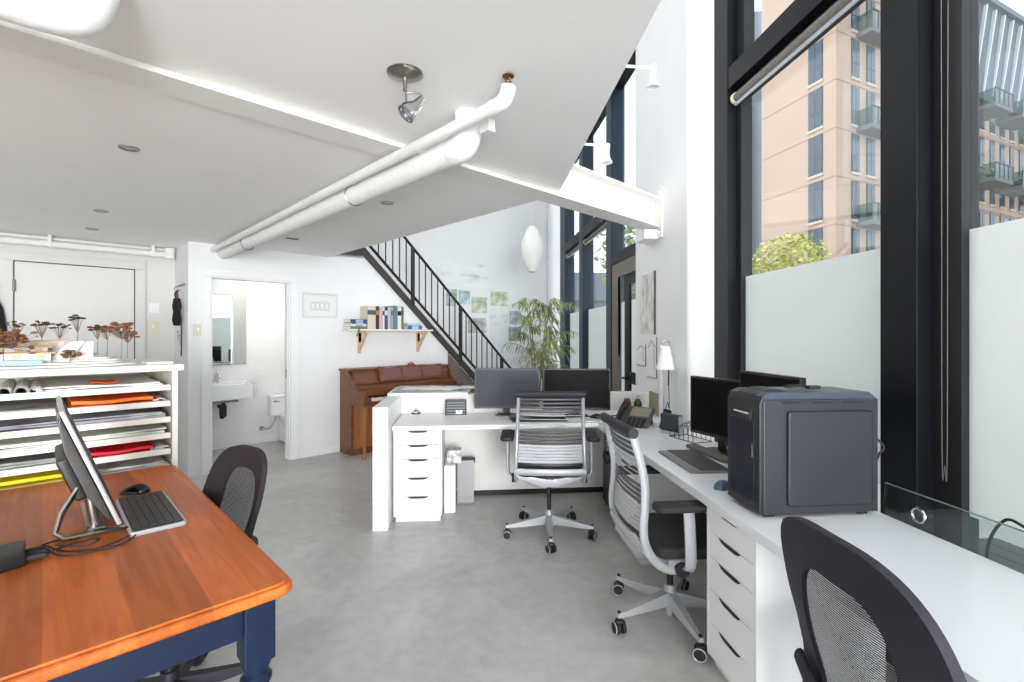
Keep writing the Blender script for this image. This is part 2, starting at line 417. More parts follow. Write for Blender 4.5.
# back wall (door to the washroom, piano, shelf) and the wall under the stair
DB0, DB1, DH = 1.235, 2.016, 2.016
def zlow(b): return 1.555 - 0.94*(b - 3.78)
w = MB()
w.box((1.041, WALLP, 0), (DB0, WALLP+0.12, CEIL+0.25)).box((DB0, WALLP, DH), (DB1, WALLP+0.12, CEIL+0.25))
w.prism([(DB1, 0), (4.22, 0), (4.22, zlow(4.22)+0.05), (2.92, zlow(2.92)+0.05), (2.85, CEIL+0.25), (DB1, CEIL+0.25)], 'y', WALLP, WALLP+0.12)
struct(grid(w.build('wall_back', M['wall'], smooth=False)), 'white back wall around the washroom doorway', 'wall')
w = MB(); w.box((1.041, WALLP+0.12, 0), (1.14, 7.0, CEIL+0.25)); struct(grid(w.build('wall_return', M['wall'], smooth=False)), 'short white return wall beside the entry', 'wall')
w = MB(); w.box((-4.2, HALLP, 0), (1.04, HALLP+0.12, CEIL+0.25)); struct(grid(w.build('wall_left', mat('shade_greyed_paint', (220, 219, 216), 0.7, noise=0.012, nscale=3), smooth=False)), 'white entry wall with the flush door', 'wall')  # white wall greyed: the hall's shade is put into its colour
w = MB(); w.box((-4.32, -6.5, 0), (-4.2, HALLP+0.12, TOP)); struct(grid(w.build('wall_entry', M['wall'], smooth=False)), 'white side wall of the entry', 'wall')
w = MB(); w.box((1.14, BATHP, 0), (3.3, BATHP+0.1, 2.5)); struct(grid(w.build('wall_washroom', M['wall'], smooth=False)), 'white tiled back wall of the washroom', 'wall')
w = MB(); w.box((2.82, WALLP+0.12, 0), (2.9, BATHP, CEIL)); struct(grid(w.build('wall_washroom_right', M['wall'], smooth=False)), 'white side wall of the washroom', 'wall')
w = MB(); w.box((2.9, PICP, 0), (7.9, PICP+0.12, TOP)); struct(grid(w.build('wall_pictures', M['wall'], smooth=False)), 'tall white wall with pinned prints beside the stair', 'wall')
w = MB(); w.box((7.40, PICP-0.07, 0), (7.50, PICP, TOP), 0.02); struct(grid(w.build('trim_1', M['trim'])), 'white boxed pipe chase in the far corner', 'trim')
# ceilings: the low soffit beyond the beam, the slightly higher one this side of it, the roof over all
c = MB(); c.prism([(-4.2, 2.22), (2.46, 2.22), (2.46, WALLP), (1.04, WALLP), (1.04, HALLP), (-4.2, HALLP)], 'z', CEIL, CEIL+0.24)
struct(grid(c.build('ceiling', M['ceil'], smooth=False)), 'white low soffit under the mezzanine', 'ceiling')
c = MB(); c.prism([(2.46, 5.69), (2.9, 5.69), (2.9, 7.0), (1.04, 7.0), (1.04, 5.69)], 'z', CEIL+0.03, CEIL+0.2)
struct(grid(c.build('ceiling_washroom', M['ceil'], smooth=False)), 'white ceiling of the washroom', 'ceiling')
e0, e1 = Vector((0.4338, 1.407)), Vector((0.3138, 3.414)); d = (e1-e0)
near = e0 - d*3.2; far = e0 + d*0.953
c = MB()
q0, q1 = gp(-4.2, 2.17), gp(2.42, 2.17)
c.prism([tuple(near), (near.x-9, near.y), tuple(q0[:2]), tuple(q1[:2]), tuple(far)], 'z', CEILN, CEILN+0.18)
struct(c.build('ceiling_near', M['ceil'], smooth=False), 'white raised soffit on the near side of the beam', 'ceiling')
c = MB(); c.prism([tuple(wp(2.1, -5)[:2]), tuple(wp(2.1, 10.6)[:2]), tuple(gp(4.0, 7.6)[:2]), tuple(gp(-4.4, 7.6)[:2]), (-8.6, -5)], 'z', TOP, TOP+0.2)
struct(c.build('ceiling_upper', M['ceil'], smooth=False), 'white upper ceiling of the double height space', 'ceiling')

# column with a rounded near corner
NC, W0, W1 = 1.63, 3.44, 4.60
pts = [(2.0, W0)] + [(NC+0.06 + 0.06*math.cos(R(270 - 90*i/6)), W0+0.06 + 0.06*math.sin(R(270 - 90*i/6))) for i in range(7)] + [(NC, W1), (2.0, W1)]
c = MB(); c.prism(pts, 'z', 0, TOP); struct(win(c.build('column', M['wall'], ang=25)), 'white plastered column between the shopfront windows', 'column')

# steel I-beam with end plate
bend = 3.17
b = MB()
be = lambda p: (1.615 + 0.628*p)/0.7782
for p0, p1, z0, z1 in ((2.085, 2.252, 2.333, 2.346), (2.160, 2.176, 2.346, 2.570), (2.085, 2.252, 2.570, 2.588)):
    b.prism([(-4.2, p0), (be(p0), p0), (be(p1), p1), (-4.2, p1)], 'z', z0, z1)
beam = grid(b.build('beam', M['steel_white'], smooth=False)); struct(beam, 'white painted steel I-beam running to the column', 'beam')
b = MB()
b.box((NC-0.016, 3.93, 2.24), (NC, 4.33, 2.66), 0.003)
for ww in (3.98, 4.28):
    for zz in (2.28, 2.62): b.cyl((NC-0.03, ww, zz), (NC-0.016, ww, zz), 0.016, seg=6)
b.prism([(4.02, 2.24), (4.25, 2.24), (4.25, 2.30), (4.02, 2.32)], 'x', NC-0.13, NC-0.016)
pl = win(b.build('beam_end_plate', M['steel_white'])); struct(pl, 'white bolted plate where the beam meets the column', 'beam')

# baseboards
def base(name, a, bb, p0, lab):
    m = MB(); m.box((a, p0-0.014, 0), (bb, p0, 0.10), 0.003); struct(grid(m.build(name, M['trim'])), lab, 'baseboard')
base('baseboard_back', DB1+0.09, 4.22, WALLP, 'white baseboard on the back wall beside the piano')
base('baseboard_washroom', 1.14, 3.2, BATHP, 'white baseboard inside the washroom')
base('baseboard_left', 0.80, 1.04, HALLP, 'white baseboard on the entry wall')

# washroom doorway trim
t = MB(); cz = DH+0.085
for x0, x1 in ((DB0-0.085, DB0), (DB1, DB1+0.085)): t.box((x0, WALLP-0.022, 0), (x1, WALLP, DH), 0.003)
t.box((DB0-0.085, WALLP-0.022, DH), (DB1+0.085, WALLP, cz), 0.004)
t.box((DB0, WALLP, 0), (DB0+0.015, WALLP+0.12, DH)).box((DB1-0.015, WALLP, 0), (DB1, WALLP+0.12, DH)).box((DB0, WALLP, DH-0.015), (DB1, WALLP+0.12, DH))
struct(grid(t.build('trim_2', M['trim'])), 'white casing of the washroom doorway', 'trim')
# pocket door edge with latch
d2 = bpy.data.objects.new('door_2', None); COL.objects.link(d2); struct(d2, 'white sliding door tucked into the washroom doorway', 'door'); grid(d2)
t = MB(); t.box((DB1-0.022, WALLP+0.035, 0.01), (DB1-0.012, WALLP+0.08, DH-0.015), 0.003); t.build('door_edge', M['trim'], d2)
t = MB(); t.box((DB1-0.025, WALLP+0.045, 0.93), (DB1-0.021, WALLP+0.07, 1.03)); t.build('latch', M['nickel'], d2)

# entry door
d1 = bpy.data.objects.new('door_1', None); COL.objects.link(d1); struct(d1, 'flush white entry door behind the plan cabinet', 'door'); grid(d1)
t = MB(); t.box((-0.18, HALLP-0.012, 0.01), (0.685, HALLP-0.001, 2.088), 0.002); t.build('door_leaf', mat('shade_greyed_gloss', (218, 217, 214), 0.5), d1)  # white door leaf and frame greyed too, shade put into the colour
t = MB()
for x0, x1 in ((-0.275, -0.188), (0.693, 0.78)): t.box((x0, HALLP-0.03, 0), (x1, HALLP, 2.096), 0.003)
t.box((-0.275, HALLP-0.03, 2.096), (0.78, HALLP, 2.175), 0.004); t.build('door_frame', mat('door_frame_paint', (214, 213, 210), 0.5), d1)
t = MB(); t.box((-0.189, HALLP-0.006, 0.01), (-0.18, HALLP-0.002, 2.096)).box((0.685, HALLP-0.006, 0.01), (0.693, HALLP-0.002, 2.096)).box((-0.189, HALLP-0.006, 2.088), (0.693, HALLP-0.002, 2.096))
t.build('door_gap', M['sash'], d1)
for zz in (1.865, 1.05):
    t = MB(); t.cyl((-0.184, HALLP-0.024, zz-0.055), (-0.184, HALLP-0.024, zz+0.055), 0.013, seg=10); t.build('hinge', M['nickel'], d1)

# ------------------------------------------------------------------ shopfront windows
def post(m, w0, w1, z0=0.0, z1=TOP, n0=NWIN, n1=2.0, bev=0.004): m.box((n0, w0, z0), (n1, w1, z1), bev)
def winthing(i, label): 
    o = bpy.data.objects.new('window_%d' % i, None); COL.objects.link(o); win(o); struct(o, label, 'window'); return o
# near window between the column and the broad post
wa, wb = wn(728, NWIN), wn(882, NWIN)
w1 = winthing(1, 'tall dark framed shopfront window beside the column')
m = MB(); post(m, wa, W0, n0=NWIN-0.005); m.build('mullion', M['navyframe'], w1)
wp0 = wn(919, NWIN)
m = MB(); post(m, wp0, wb, n0=NWIN-0.01); m.build('mullion', M['navyframe'], w1)
m = MB(); m.box((NWIN, wb, 3.14), (2.0, wa, 3.29), 0.004); m.box((NWIN, wb, 4.55), (2.0, wa, 4.7), 0.004); m.box((NWIN, wb, 0.0), (2.0, wa, 0.28), 0.004)
m.build('transom', M['navyframe'], w1)
ws = wn(742, 1.89)
m = MB(); m.box((1.885, ws, 0.28), (1.96, wa+0.02, 3.14), 0.003); m.box((1.885, wb, 0.28), (1.96, ws, 0.36)); m.box((1.885, wb, 3.07), (1.96, ws, 3.14))
m.box((1.885, wa-0.09, 3.29), (1.96, wa+0.02, 4.55)); m.build('sash', M['sash'], w1)
def glazing(o, w0, w1, segs, fr=(0.72, 1.82), n=1.92):
    for z0, z1 in segs:
        m = MB(); m.box((n, w0, z0), (n+0.012, w1, z1)); m.build('glass_pane', M['glass'], o, smooth=False)
    if fr:
        m = MB(); m.box((n-0.003, w0, fr[0]), (n-0.0005, w1, fr[1])); m.build('frosted_film', M['frost'], o, smooth=False)
glazing(w1, wb, ws, ((0.36, 3.08), (3.29, 4.56), (4.7, TOP)))
# next window toward the viewer
w2 = winthing(2, 'dark framed shopfront window behind the long white worktop')
we = wn(963, 1.89)
m = MB(); m.box((1.885, we, 0.28), (1.96, wp0+0.02, TOP), 0.003); m.build('sash', M['sash'], w2)
wq = -0.62
m = MB(); post(m, wq-0.16, wq); m.build('mullion', M['navyframe'], w2)
m = MB(); m.box((NWIN, wq, 3.14), (2.0, wp0, 3.29)); m.box((NWIN, wq, 0), (2.0, wp0, 0.28)); m.box((NWIN, wq, 4.55), (2.0, wp0, 4.7)); m.build('transom', M['navyframe'], w2)
glazing(w2, wq, we, ((0.28, 3.14), (3.29, 4.55), (4.7, TOP)))
m = MB(); m.tube(smoothpath([(1.872, 1.765, 3.1), (1.872, 1.762, 2.0), (1.872, 1.76, 0.93), (1.872, 1.75, 0.90), (1.872, 1.74, 0.93), (1.872, 1.738, 2.0), (1.872, 1.735, 3.1)], 5), 0.0016, 6); m.build('blind_cord', M['blind'], w2)
w3 = winthing(3, 'shopfront window beside the viewer')
m = MB(); post(m, -4.4, -4.24); m.build('mullion', M['navyframe'], w3)
m = MB(); m.box((NWIN, -4.24, 3.14), (2.0, wq-0.16, 3.29)); m.box((NWIN, -4.24, 0), (2.0, wq-0.16, 0.28)); m.build('transom', M['navyframe'], w3)
glazing(w3, -4.24, wq-0.16, ((0.28, 3.14), (3.29, TOP)))
# far windows between the picture wall and the glazed door
TZ0, TZ1 = 2.96, 3.12
w4 = winthing(4, 'narrow shopfront window in the far corner')
xa, xb, xc, xd = wn(565, NWIN), wn(579, NWIN), wn(582.5, NWIN), wn(606, NWIN)
xe = wn(611, NWIN)
m = MB(); post(m, xa, xa+0.5); m.build('mullion', M['blueframe'], w4)
m = MB(); post(m, xc, xb); m.build('mullion', M['blueframe'], w4)
m = MB(); m.box((NWIN, xb, TZ0), (1.97, xa, TZ1)); m.box((NWIN, xb, 4.55), (1.97, xa, 4.7)); m.box((NWIN, xb, 0), (1.97, xa, 0.2)); m.build('transom', M['navyframe'], w4)
glazing(w4, xb, xa, ((0.2, TZ0), (TZ1, 4.55), (4.7, TOP)))
w5 = winthing(5, 'far shopfront window with frosted lower half beside the glazed door')
m = MB(); post(m, xe, xd); m.build('mullion', M['blueframe'], w5)
m = MB(); m.box((NWIN, xd, TZ0), (1.97, xc, TZ1)); m.box((NWIN, xd, 4.55), (1.97, xc, 4.7)); m.box((NWIN, xd, 0), (1.97, xc, 0.2)); m.build('transom', M['navyframe'], w5)
glazing(w5, xd, xc, ((0.2, TZ0), (TZ1, 4.55), (4.7, TOP)))
# glazed street door
d3 = bpy.data.objects.new('door_3', None); COL.objects.link(d3); win(d3); struct(d3, 'glazed street door with dark stiles beside the column', 'door')
W1c = W1
xs = wn(617, NWIN); xt = wn(622, NWIN); xu = wn(627, NWIN)
m = MB(); m.box((NWIN, W1c, 2.30), (1.97, xe, 2.43), 0.004); m.box((NWIN, W1c, 4.55), (1.97, xe, 4.7)); m.build('door_header', M['navyframe'], d3)
m = MB(); m.box((NWIN+0.01, xs, 0), (1.865, xe, 2.30), 0.004); m.box((NWIN+0.01, W1c, 2.12), (1.865, xs, 2.30), 0.004); m.build('door_frame', M['taupe'], d3)
m = MB(); m.box((NWIN+0.03, xu, 0.02), (1.875, xt, 2.12), 0.003); m.box((NWIN+0.03, W1c, 0.02), (1.875, xu, 0.22)); m.box((NWIN+0.03, W1c, 0.86), (1.875, xu, 0.99)); m.box((NWIN+0.03, W1c, 2.0), (1.875, xu, 2.12))
m.build('door_leaf', M['navyframe'], d3)
m = MB(); m.cyl((NWIN-0.04, xu+0.05, 0.92), (NWIN+0.03, xu+0.05, 0.92), 0.012); m.cyl((NWIN-0.04, xu+0.055, 0.92), (NWIN-0.04, xu-0.09, 0.92), 0.012); m.build('door_handle', M['black'], d3)
m = MB(); m.box((1.88, W1c, 0.1), (1.89, xs, 2.1)); m.box((1.9, W1c, 2.43), (1.91, xe, TOP)); m.build('glass_pane', M['glass'], d3, smooth=False)
m = MB(); m.box((1.877, W1c, 0.1), (1.8795, xs, 1.82)); m.build('frosted_film', M['frost'], d3, smooth=False)
for w0, w1_, zz, lab in ((wb+0.02, wa-0.03, 3.10, 'rolled grey blind under the transom of the window beside the column'), (xb+.02, xa-.05, 2.93, 'rolled grey blind in the narrow far corner window'), (xd+.02, xc-.02, 2.93, 'rolled grey blind in the far window beside the glazed door')):
    r = thing('roller_blind', lab, 'blind', wp(1.865, w0, zz-0.035), AW)
    L = w1_-w0
    m = MB(); m.cyl((0, 0, 0), (0, L, 0), 0.032, seg=16); m.build('blind_roll', M['blind'], r)
    m = MB(); m.box((-0.012, 0, -0.055), (-0.004, L, -0.03), 0.002); m.build('bottom_bar', M['silver'], r)
    for y in (0, L): 
        m = MB(); m.cyl((0, y-0.012, 0), (0, y+0.012, 0), 0.04, seg=16); m.build('end_bracket', M['beige'], r)
# low plinth wall outside the bottom of the windows
# ground outside
g = MB(); g.box((2.02, -30, -0.2), (90, 90, -0.10)); struct(win(g.build('street', mat('grey_paving', (168, 166, 162), 0.8, noise=0.12, nscale=1.5), smooth=False)), 'pale paved street outside', 'street')
g = MB()
for i in range(12): g.box((2.04+0.15*i, -1.6, -0.10), (2.18+0.15*i, 3.2, -0.06), 0.004)
struct(win(g.build('deck', mat('dark_deck_board', (56, 56, 58), 0.8, noise=0.15, nscale=4))), 'dark grey slatted deck outside the window', 'deck')
# ================================================================== LARGE FURNITURE
# ---- orange topped table with navy turned legs (length along p)
TB1, TP0, TP1, TZ = 0.488, 1.325, 2.965, 0.76
tb = thing('dining_table', 'big orange stained wooden table on worn navy blue turned legs', 'table', gp(0, 0), AG)
TB0 = -0.62
out = rrect(TB0, TP0, TB1, TP1, 0.045, 6)
m = MB(); m.prism(out, 'z', TZ-0.031, TZ-0.003, 0.009, seg=3)
inner = rrect(TB0+0.012, TP0+0.012, TB1-0.012, TP1-0.012, 0.04, 6)
m.prism(inner, 'z', TZ-0.006, TZ+0.004, 0.004)
m.build('tabletop', M['tabletop'], tb)
ins = 0.040; lg = 0.076
for x0, x1, y0, y1, nm in ((TB0+ins+lg, TB1-ins-lg, TP0+ins+0.02, TP0+ins+0.045, 0), (TB0+ins+lg, TB1-ins-lg, TP1-ins-0.045, TP1-ins-0.02, 0), (TB0+ins+0.02, TB0+ins+0.045, TP0+ins+lg, TP1-ins-lg, 0), (TB1-ins-0.045, TB1-ins-0.02, TP0+ins+lg, TP1-ins-lg, 0)):
    m = MB(); m.box((x0-0.01, y0-0.0, TZ-0.132), (x1+0.01, y1, TZ-0.031), 0.003); m.build('apron', M['navy'], tb)
for x in (TB0+ins, TB1-ins-lg):
    for y in (TP0+ins, TP1-ins-lg):
        cx, cy = x+lg/2, y+lg/2
        m = MB(); m.box((x, y, 0.556), (x+lg, y+lg, TZ-0.031), 0.005)
        m.lathe([(0.0, 0.0), (0.022, 0.0), (0.028, 0.03), (0.024, 0.06), (0.030, 0.10), (0.040, 0.30), (0.040, 0.41), (0.034, 0.47), (0.026, 0.482), (0.037, 0.495), (0.039, 0.507), (0.028, 0.519), (0.032, 0.532), (0.038, 0.548), (0.038, 0.565), (0.0, 0.565)], (cx, cy, 0), 24)
        m.build('leg', M['navy'], tb)

# ---- plan cabinet with six open trays
CB1, CP0, CP1, CZ = 0.502, 2.985, 3.80, 1.265
CB0 = -1.05
pc = thing('plan_cabinet', 'cream plan chest with open flat trays full of drawings', 'cabinet', gp(0, 0), AG)
m = MB(); m.box((CB0-0.015, CP0-0.02, CZ-0.032), (CB1+0.022, CP1+0.01, CZ), 0.004); m.build('cabinet_top', M['cream'], pc)
m = MB(); m.box((CB1-0.025, CP0, 0), (CB1, CP1, CZ-0.032), 0.002); m.box((CB0, CP0, 0), (CB0+0.025, CP1, CZ-0.032), 0.002)
m.box((CB0+0.025, CP1-0.02, 0), (CB1-0.025, CP1, CZ-0.032)); m.box((CB0+0.025, CP0+0.03, 0.0), (CB1-0.025, CP0+0.05, 0.70)); m.build('carcass', M['cream'], pc)
TRAYZ = [1.163, 1.082, 1.001, 0.920, 0.839, 0.758]
for z in TRAYZ:
    m = MB(); m.box((CB0+0.03, CP0-0.004, z-0.028), (CB1-0.032, CP0+0.012, z), 0.002); m.box((CB0+0.03, CP0+0.01, z-0.028), (CB1-0.032, CP1-0.03, z-0.020)); m.build('tray', M['cream'], pc)
    m = MB(); m.box((CB1-0.032, CP0+0.012, z-0.026), (CB1-0.025, CP1-0.05, z-0.012)); m.build('tray_runner', M['nickel'], pc)
# contents of the trays
def stack(name, label, cat, x0, x1, z, h, m_, y0=CP0+0.02, y1=CP1-0.1, skew=0.0, group=None, n=1):
    o = thing(name, label, cat, gp((x0+x1)/2, (y0+y1)/2, z-0.02), AG, group); a, b_ = (x1-x0)/2, (y1-y0)/2
    k = MB()
    for i in range(n):
        zz0, zz1 = h*i/n, h*(i+0.9)/n; jx, jy = random.uniform(-.012, .012), random.uniform(0, .015)
        def f(u, v, zz=zz1, jx=jx, jy=jy):
            return (-a+jx+2*a*u, -b_+jy+2*b_*v, zz + 0.003*math.sin(u*7+i*2) + 0.003*math.sin(v*5+i))
        k.surf(f, 14, 4, thick=max(0.0015, (zz1-zz0)*0.8))
    mesh = k.build(name, m_, None)
    mesh.location = o.location; mesh.rotation_euler = o.rotation_euler
    for kk in ('label', 'category', 'group'):
        if kk in o.keys(): mesh[kk] = o[kk]
    bpy.data.objects.remove(o); mesh.name = name
    return mesh
greys = M['paper']; printm = brushy('grey_site_print', [(120, 118, 120), (196, 196, 196), (225, 225, 222)], 9, stretch=(1, 0.6, 1))
pale = brushy('pale_survey_print', [(168, 182, 160), (226, 228, 220), (236, 236, 232)], 7)
violet = brushy('violet_grey_print', [(96, 88, 104), (150, 146, 156), (226, 224, 226)], 5)
T = TRAYZ
stack('drawing_stack', 'white drawing sheets with curled edges in the topmost tray', 'paper', -0.02, 0.44, T[0], 0.035, M['paper'], n=4)
stack('orange_sheet', 'small orange sheet lying on the drawings in the top tray', 'paper', 0.178, 0.272, T[0]+0.040, 0.004, mat('orange_card_top', (238, 106, 34), 0.6), y0=CP0+0.05, y1=CP0+0.3)
stack('orange_folder', 'wide bright orange folder in the second tray from the top', 'folder', 0.10, 0.405, T[1], 0.042, mat('orange_folder_card', (245, 122, 28), 0.55), n=2)
stack('drawing_stack', 'grey white sheets under the orange folder at the left of the second tray', 'paper', -0.95, 0.08, T[1], 0.022, printm, n=3)
stack('drawing_stack', 'brownish prints right of the orange folder in the second tray', 'paper', 0.41, 0.462, T[1], 0.03, brushy('brown_print', [(120, 100, 90), (200, 190, 184), (230, 226, 222)], 14), n=3)
stack('drawing_stack', 'violet grey prints filling the third tray', 'paper', -0.9, 0.45, T[2], 0.045, violet, n=5)
stack('drawing_stack', 'pale greenish survey sheets in the fourth tray', 'paper', -0.9, 0.45, T[3], 0.042, pale, n=4)
stack('red_folder', 'bright red folder in the fifth tray', 'folder', 0.165, 0.40, T[4], 0.036, mat('red_folder_card', (232, 28, 50), 0.5), n=2)
stack('drawing_stack', 'dark grey aerial prints left of the red folder in the fifth tray', 'paper', -0.9, 0.15, T[4], 0.04, brushy('aerial_print', [(90, 92, 94), (132, 140, 134), (176, 176, 172)], 8), n=3)
stack('drawing_stack', 'white sheets right of the red folder in the fifth tray', 'paper', 0.405, 0.462, T[4], 0.03, printm, n=3)
stack('yellow_folder', 'long bright yellow folder in the lowest visible tray', 'folder', -0.7, 0.085, T[5], 0.042, mat('yellow_folder_card', (232, 214, 20), 0.5), n=2)
stack('drawing_stack', 'white and grey sheets right of the yellow folder in the lowest tray', 'paper', 0.10, 0.46, T[5], 0.035, printm, n=4)
for i, (bx, lab) in enumerate(((-0.117, 'rolled drawing at the picture edge in the top tray'), (-0.066, 'rolled drawing second from the picture edge in the top tray'), (-0.02, 'flattened paper roll beside the white sheets in the top tray'))):
    m = MB()
    prof = []
    turns = 2.2; n = 40
    for k in range(n+1):
        a = 2*math.pi*turns*k/n; r = 0.017 + 0.008*k/n
        prof.append((r*math.cos(a), r*math.sin(a)*(1.0 if i < 2 else 0.8)))
    L = 0.55
    def f(u, v): 
        k = min(n, int(round(u*n))); return (prof[k][0], L*v, prof[k][1])
    m.surf(f, n, 1, thick=0.0008)
    tag(place(m.build('paper_roll', M['paper'], None), gp(bx, CP0+0.0, T[0]+0.006), AG), lab, 'paper roll', 'rolled drawings in the top tray')

# ---- slat-backed office chair (two of them)
def caster_mb(p, ang):
    m = MB(); c, s = math.cos(ang), math.sin(ang)
    ax = Vector((-s, c, 0)); o = Vector(p); r = 0.029
    for k in (-1, 1):
        q = o + ax*0.017*k
        m.tube([q - ax*0.011, q - ax*0.009, q + ax*0.009, q + ax*0.011], [r*0.86, r, r, r*0.86], 18)
    return m, o, ax
def star_base(root, legmat, hubmat, R_=0.31, rot=0.0, hubz=0.085, rim=True, w=0.034):
    for k in range(5):
        a = rot + 2*math.pi*k/5; d = Vector((math.cos(a), math.sin(a), 0)); sd = Vector((-d.y, d.x, 0))
        m = MB(); n = 8; vs, fs = [], []
        for i in range(n+1):
            t = i/n; r = 0.02 + (R_-0.015)*t; ww = w*(1-t) + 0.016*t
            zt = hubz + 0.045*(1-t)**1.2 + 0.012; zb = zt - (0.045*(1-t) + 0.018)
            for sgn, z in ((-1, zb), (1, zb), (0.8, zt), (-0.8, zt)): vs.append(d*r + sd*ww*sgn*0.75 + Vector((0, 0, z)))
        for i in range(n):
            for q in range(4):
                l = (q+1) % 4; fs.append((i*4+q, i*4+l, (i+1)*4+l, (i+1)*4+q))
        fs += [(3, 2, 1, 0), tuple(n*4+q for q in range(4))]
        m._add(vs, fs); m.build('base_leg', legmat, root)
        m, o, ax = caster_mb(d*(R_-0.006) + Vector((0, 0, 0.031)), a + 1.0 + k*0.9)
        cs = m.build('caster', M['softblack'], root)
        m = MB(); m.cyl(o + Vector((0, 0, 0.0)), o + Vector((0, 0, 0.075)), 0.009, seg=10); m.box((o.x-0.016, o.y-0.016, o.z+0.02), (o.x+0.016, o.y+0.016, o.z+0.036), 0.006); m.build('fork', M['black'], cs)
        if rim:
            m = MB()
            for s_ in (-1, 1):
                q = o + ax*0.0275*s_; e1_ = Vector((0, 0, 1)); e2_ = ax.cross(e1_)
                m.tube([q + e1_*0.0275*math.cos(2*math.pi*i_/20) + e2_*0.0275*math.sin(2*math.pi*i_/20) for i_ in range(20)], 0.0028, 6, closed=True)
            m.build('rim', M['alu'], cs)
    m = MB(); m.cyl((0, 0, 0.05), (0, 0, 0.175), 0.034, 0.030, 20); m.cyl((0, 0, 0.02), (0, 0, 0.05), 0.024, 0.024, 16); m.build('hub', hubmat, root)
def slat_chair(label, seat_z=0.455, rot5=0.3):
    r = thing('office_chair', label, 'chair', group=None)
    star_base(r, M['silver'], M['alu'], 0.315, rot5)
    dz = seat_z - 0.455
    m = MB(); m.cyl((0, 0, 0.17), (0, 0, 0.34+dz), 0.015, seg=16); m.build('gas_lift', M['black'], r)
    for c_ in [k_ for k_ in bpy.data.objects if k_.parent == r]: c_.location.y -= 0.045
    # seat
    m = MB()
    def top(u, v, z):
        x = (u-0.5)*0.47; y = (v-0.42)*0.46; k = max(abs(u-0.5), abs(v-0.5))*2
        return (x*(1-0.04*(v)), y, z - 0.035*max(0, v-0.72)*3.0 - 0.02*k**6)
    bmt = [(0.47, 0.455)]
    m.prism(rrect(-0.235, -0.2, 0.235, 0.265, 0.08, 6), 'z', seat_z-0.035, seat_z+0.022, 0.022, seg=4)
    m.build('seat', M['chairfab'], r)
    # silver under-carriage: a shallow V seen from behind
    m = MB()
    m.prism([(-0.245, seat_z-0.02), (-0.215, seat_z-0.02), (-0.05, seat_z-0.05), (0.05, seat_z-0.05), (0.215, seat_z-0.02), (0.245, seat_z-0.02), (0.235, seat_z-0.055), (0.05, seat_z-0.115), (-0.05, seat_z-0.115), (-0.235, seat_z-0.055)], 'y', -0.16, -0.02, 0.012)
    m.cyl((0, -0.045, seat_z-0.12), (0, -0.045, seat_z-0.05), 0.04, seg=20)
    m.box((-0.12, -0.06, seat_z-0.075), (0.12, 0.12, seat_z-0.04), 0.012)
    m.build('seat_pan', M['silver'], r)
    m = MB(); m.box((-0.028, -0.168, seat_z-0.055), (0.028, -0.158, seat_z-0.035), 0.003); m.build('tilt_block', M['black'], r)
    # back rails: seen from the side an elongated S that hooks forward under the seat
    S = smoothpath([(-0.05, -0.075), (-0.15, -0.075), (-0.235, -0.02), (-0.265, 0.08), (-0.245, 0.2), (-0.24, 0.3), (-0.265, 0.42), (-0.30, 0.545)], 5) if False else None
    prof = [(-0.04, -0.065), (-0.14, -0.070), (-0.215, -0.03), (-0.262, 0.05), (-0.270, 0.13), (-0.262, 0.22), (-0.262, 0.32), (-0.285, 0.44), (-0.315, 0.545)]
    pr3 = smoothpath([(0, y, seat_z + z) for y, z in prof], 5)
    hw = lambda z: 0.232 - 0.022*max(0, (z - seat_z))/0.55
    for sx in (-1, 1):
        m = MB(); m.tube([(sx*hw(p.z), p.y, p.z) for p in pr3], [0.0145]*len(pr3), 10, flat=(0.85, 1.35)); m.build('back_rail', M['silver'], r)
        m = MB(); m.cyl((sx*0.236, -0.10, seat_z-0.062), (sx*0.262, -0.10, seat_z-0.062), 0.032, seg=18); m.build('pivot_cap', M['black'], r)
    def yat(z):
        for a, b_ in zip(pr3, pr3[1:]):
            if a.z <= z <= b_.z and b_.z - a.z > 1e-6 and z > seat_z+0.05: return a.y + (b_.y-a.y)*(z-a.z)/(b_.z-a.z)
        return -0.27
    def slats(zs, th, name, mm, bow=0.02, gap=0.0):
        k = MB()
        for z in zs:
            w_ = hw(z)-0.012; y0 = yat(z)
            k.tube([(w_*(2*i/8-1), y0 - bow*(1-(2*i/8-1)**2) + bow*0.4, z) for i in range(9)], [1.0]*9, 8, flat=(th/2, 0.003), up=(0, 1, 0))
        return k.build(name, mm, r)
    z0 = seat_z
    slats([z0+0.515-0.027*i for i in range(4)], 0.017, 'upper_slat_band', M['slat'])
    slats([z0+0.405-0.026*i for i in range(4)], 0.005, 'middle_slat_band', M['slatlight'])
    slats([z0+0.292-0.0235*i for i in range(4)], 0.017, 'lumbar_slat_band', M['slat'])
    slats([z0+0.198-0.0205*i for i in range(6)], 0.019, 'lower_slat_band', M['slatlight'], 0.028)
    slats([z0+0.072], 0.024, 'lower_dark_slat', M['black'], 0.03)
    k = MB(); k.tube([(0.238*(2*i/10-1), yat(z0+0.03) - 0.02*(1-(2*i/10-1)**2), z0+0.028) for i in range(11)], 1.0, 8, flat=(0.022, 0.008), up=(0, 1, 0)); k.build('lower_rail', M['silver'], r)
    k = MB(); k.tube([(0.228*(2*i/10-1), -0.316, z0+0.548) for i in range(11)], 1.0, 10, flat=(0.024, 0.024), up=(0, 0, 1)); k.build('top_bar', M['navychair'], r)
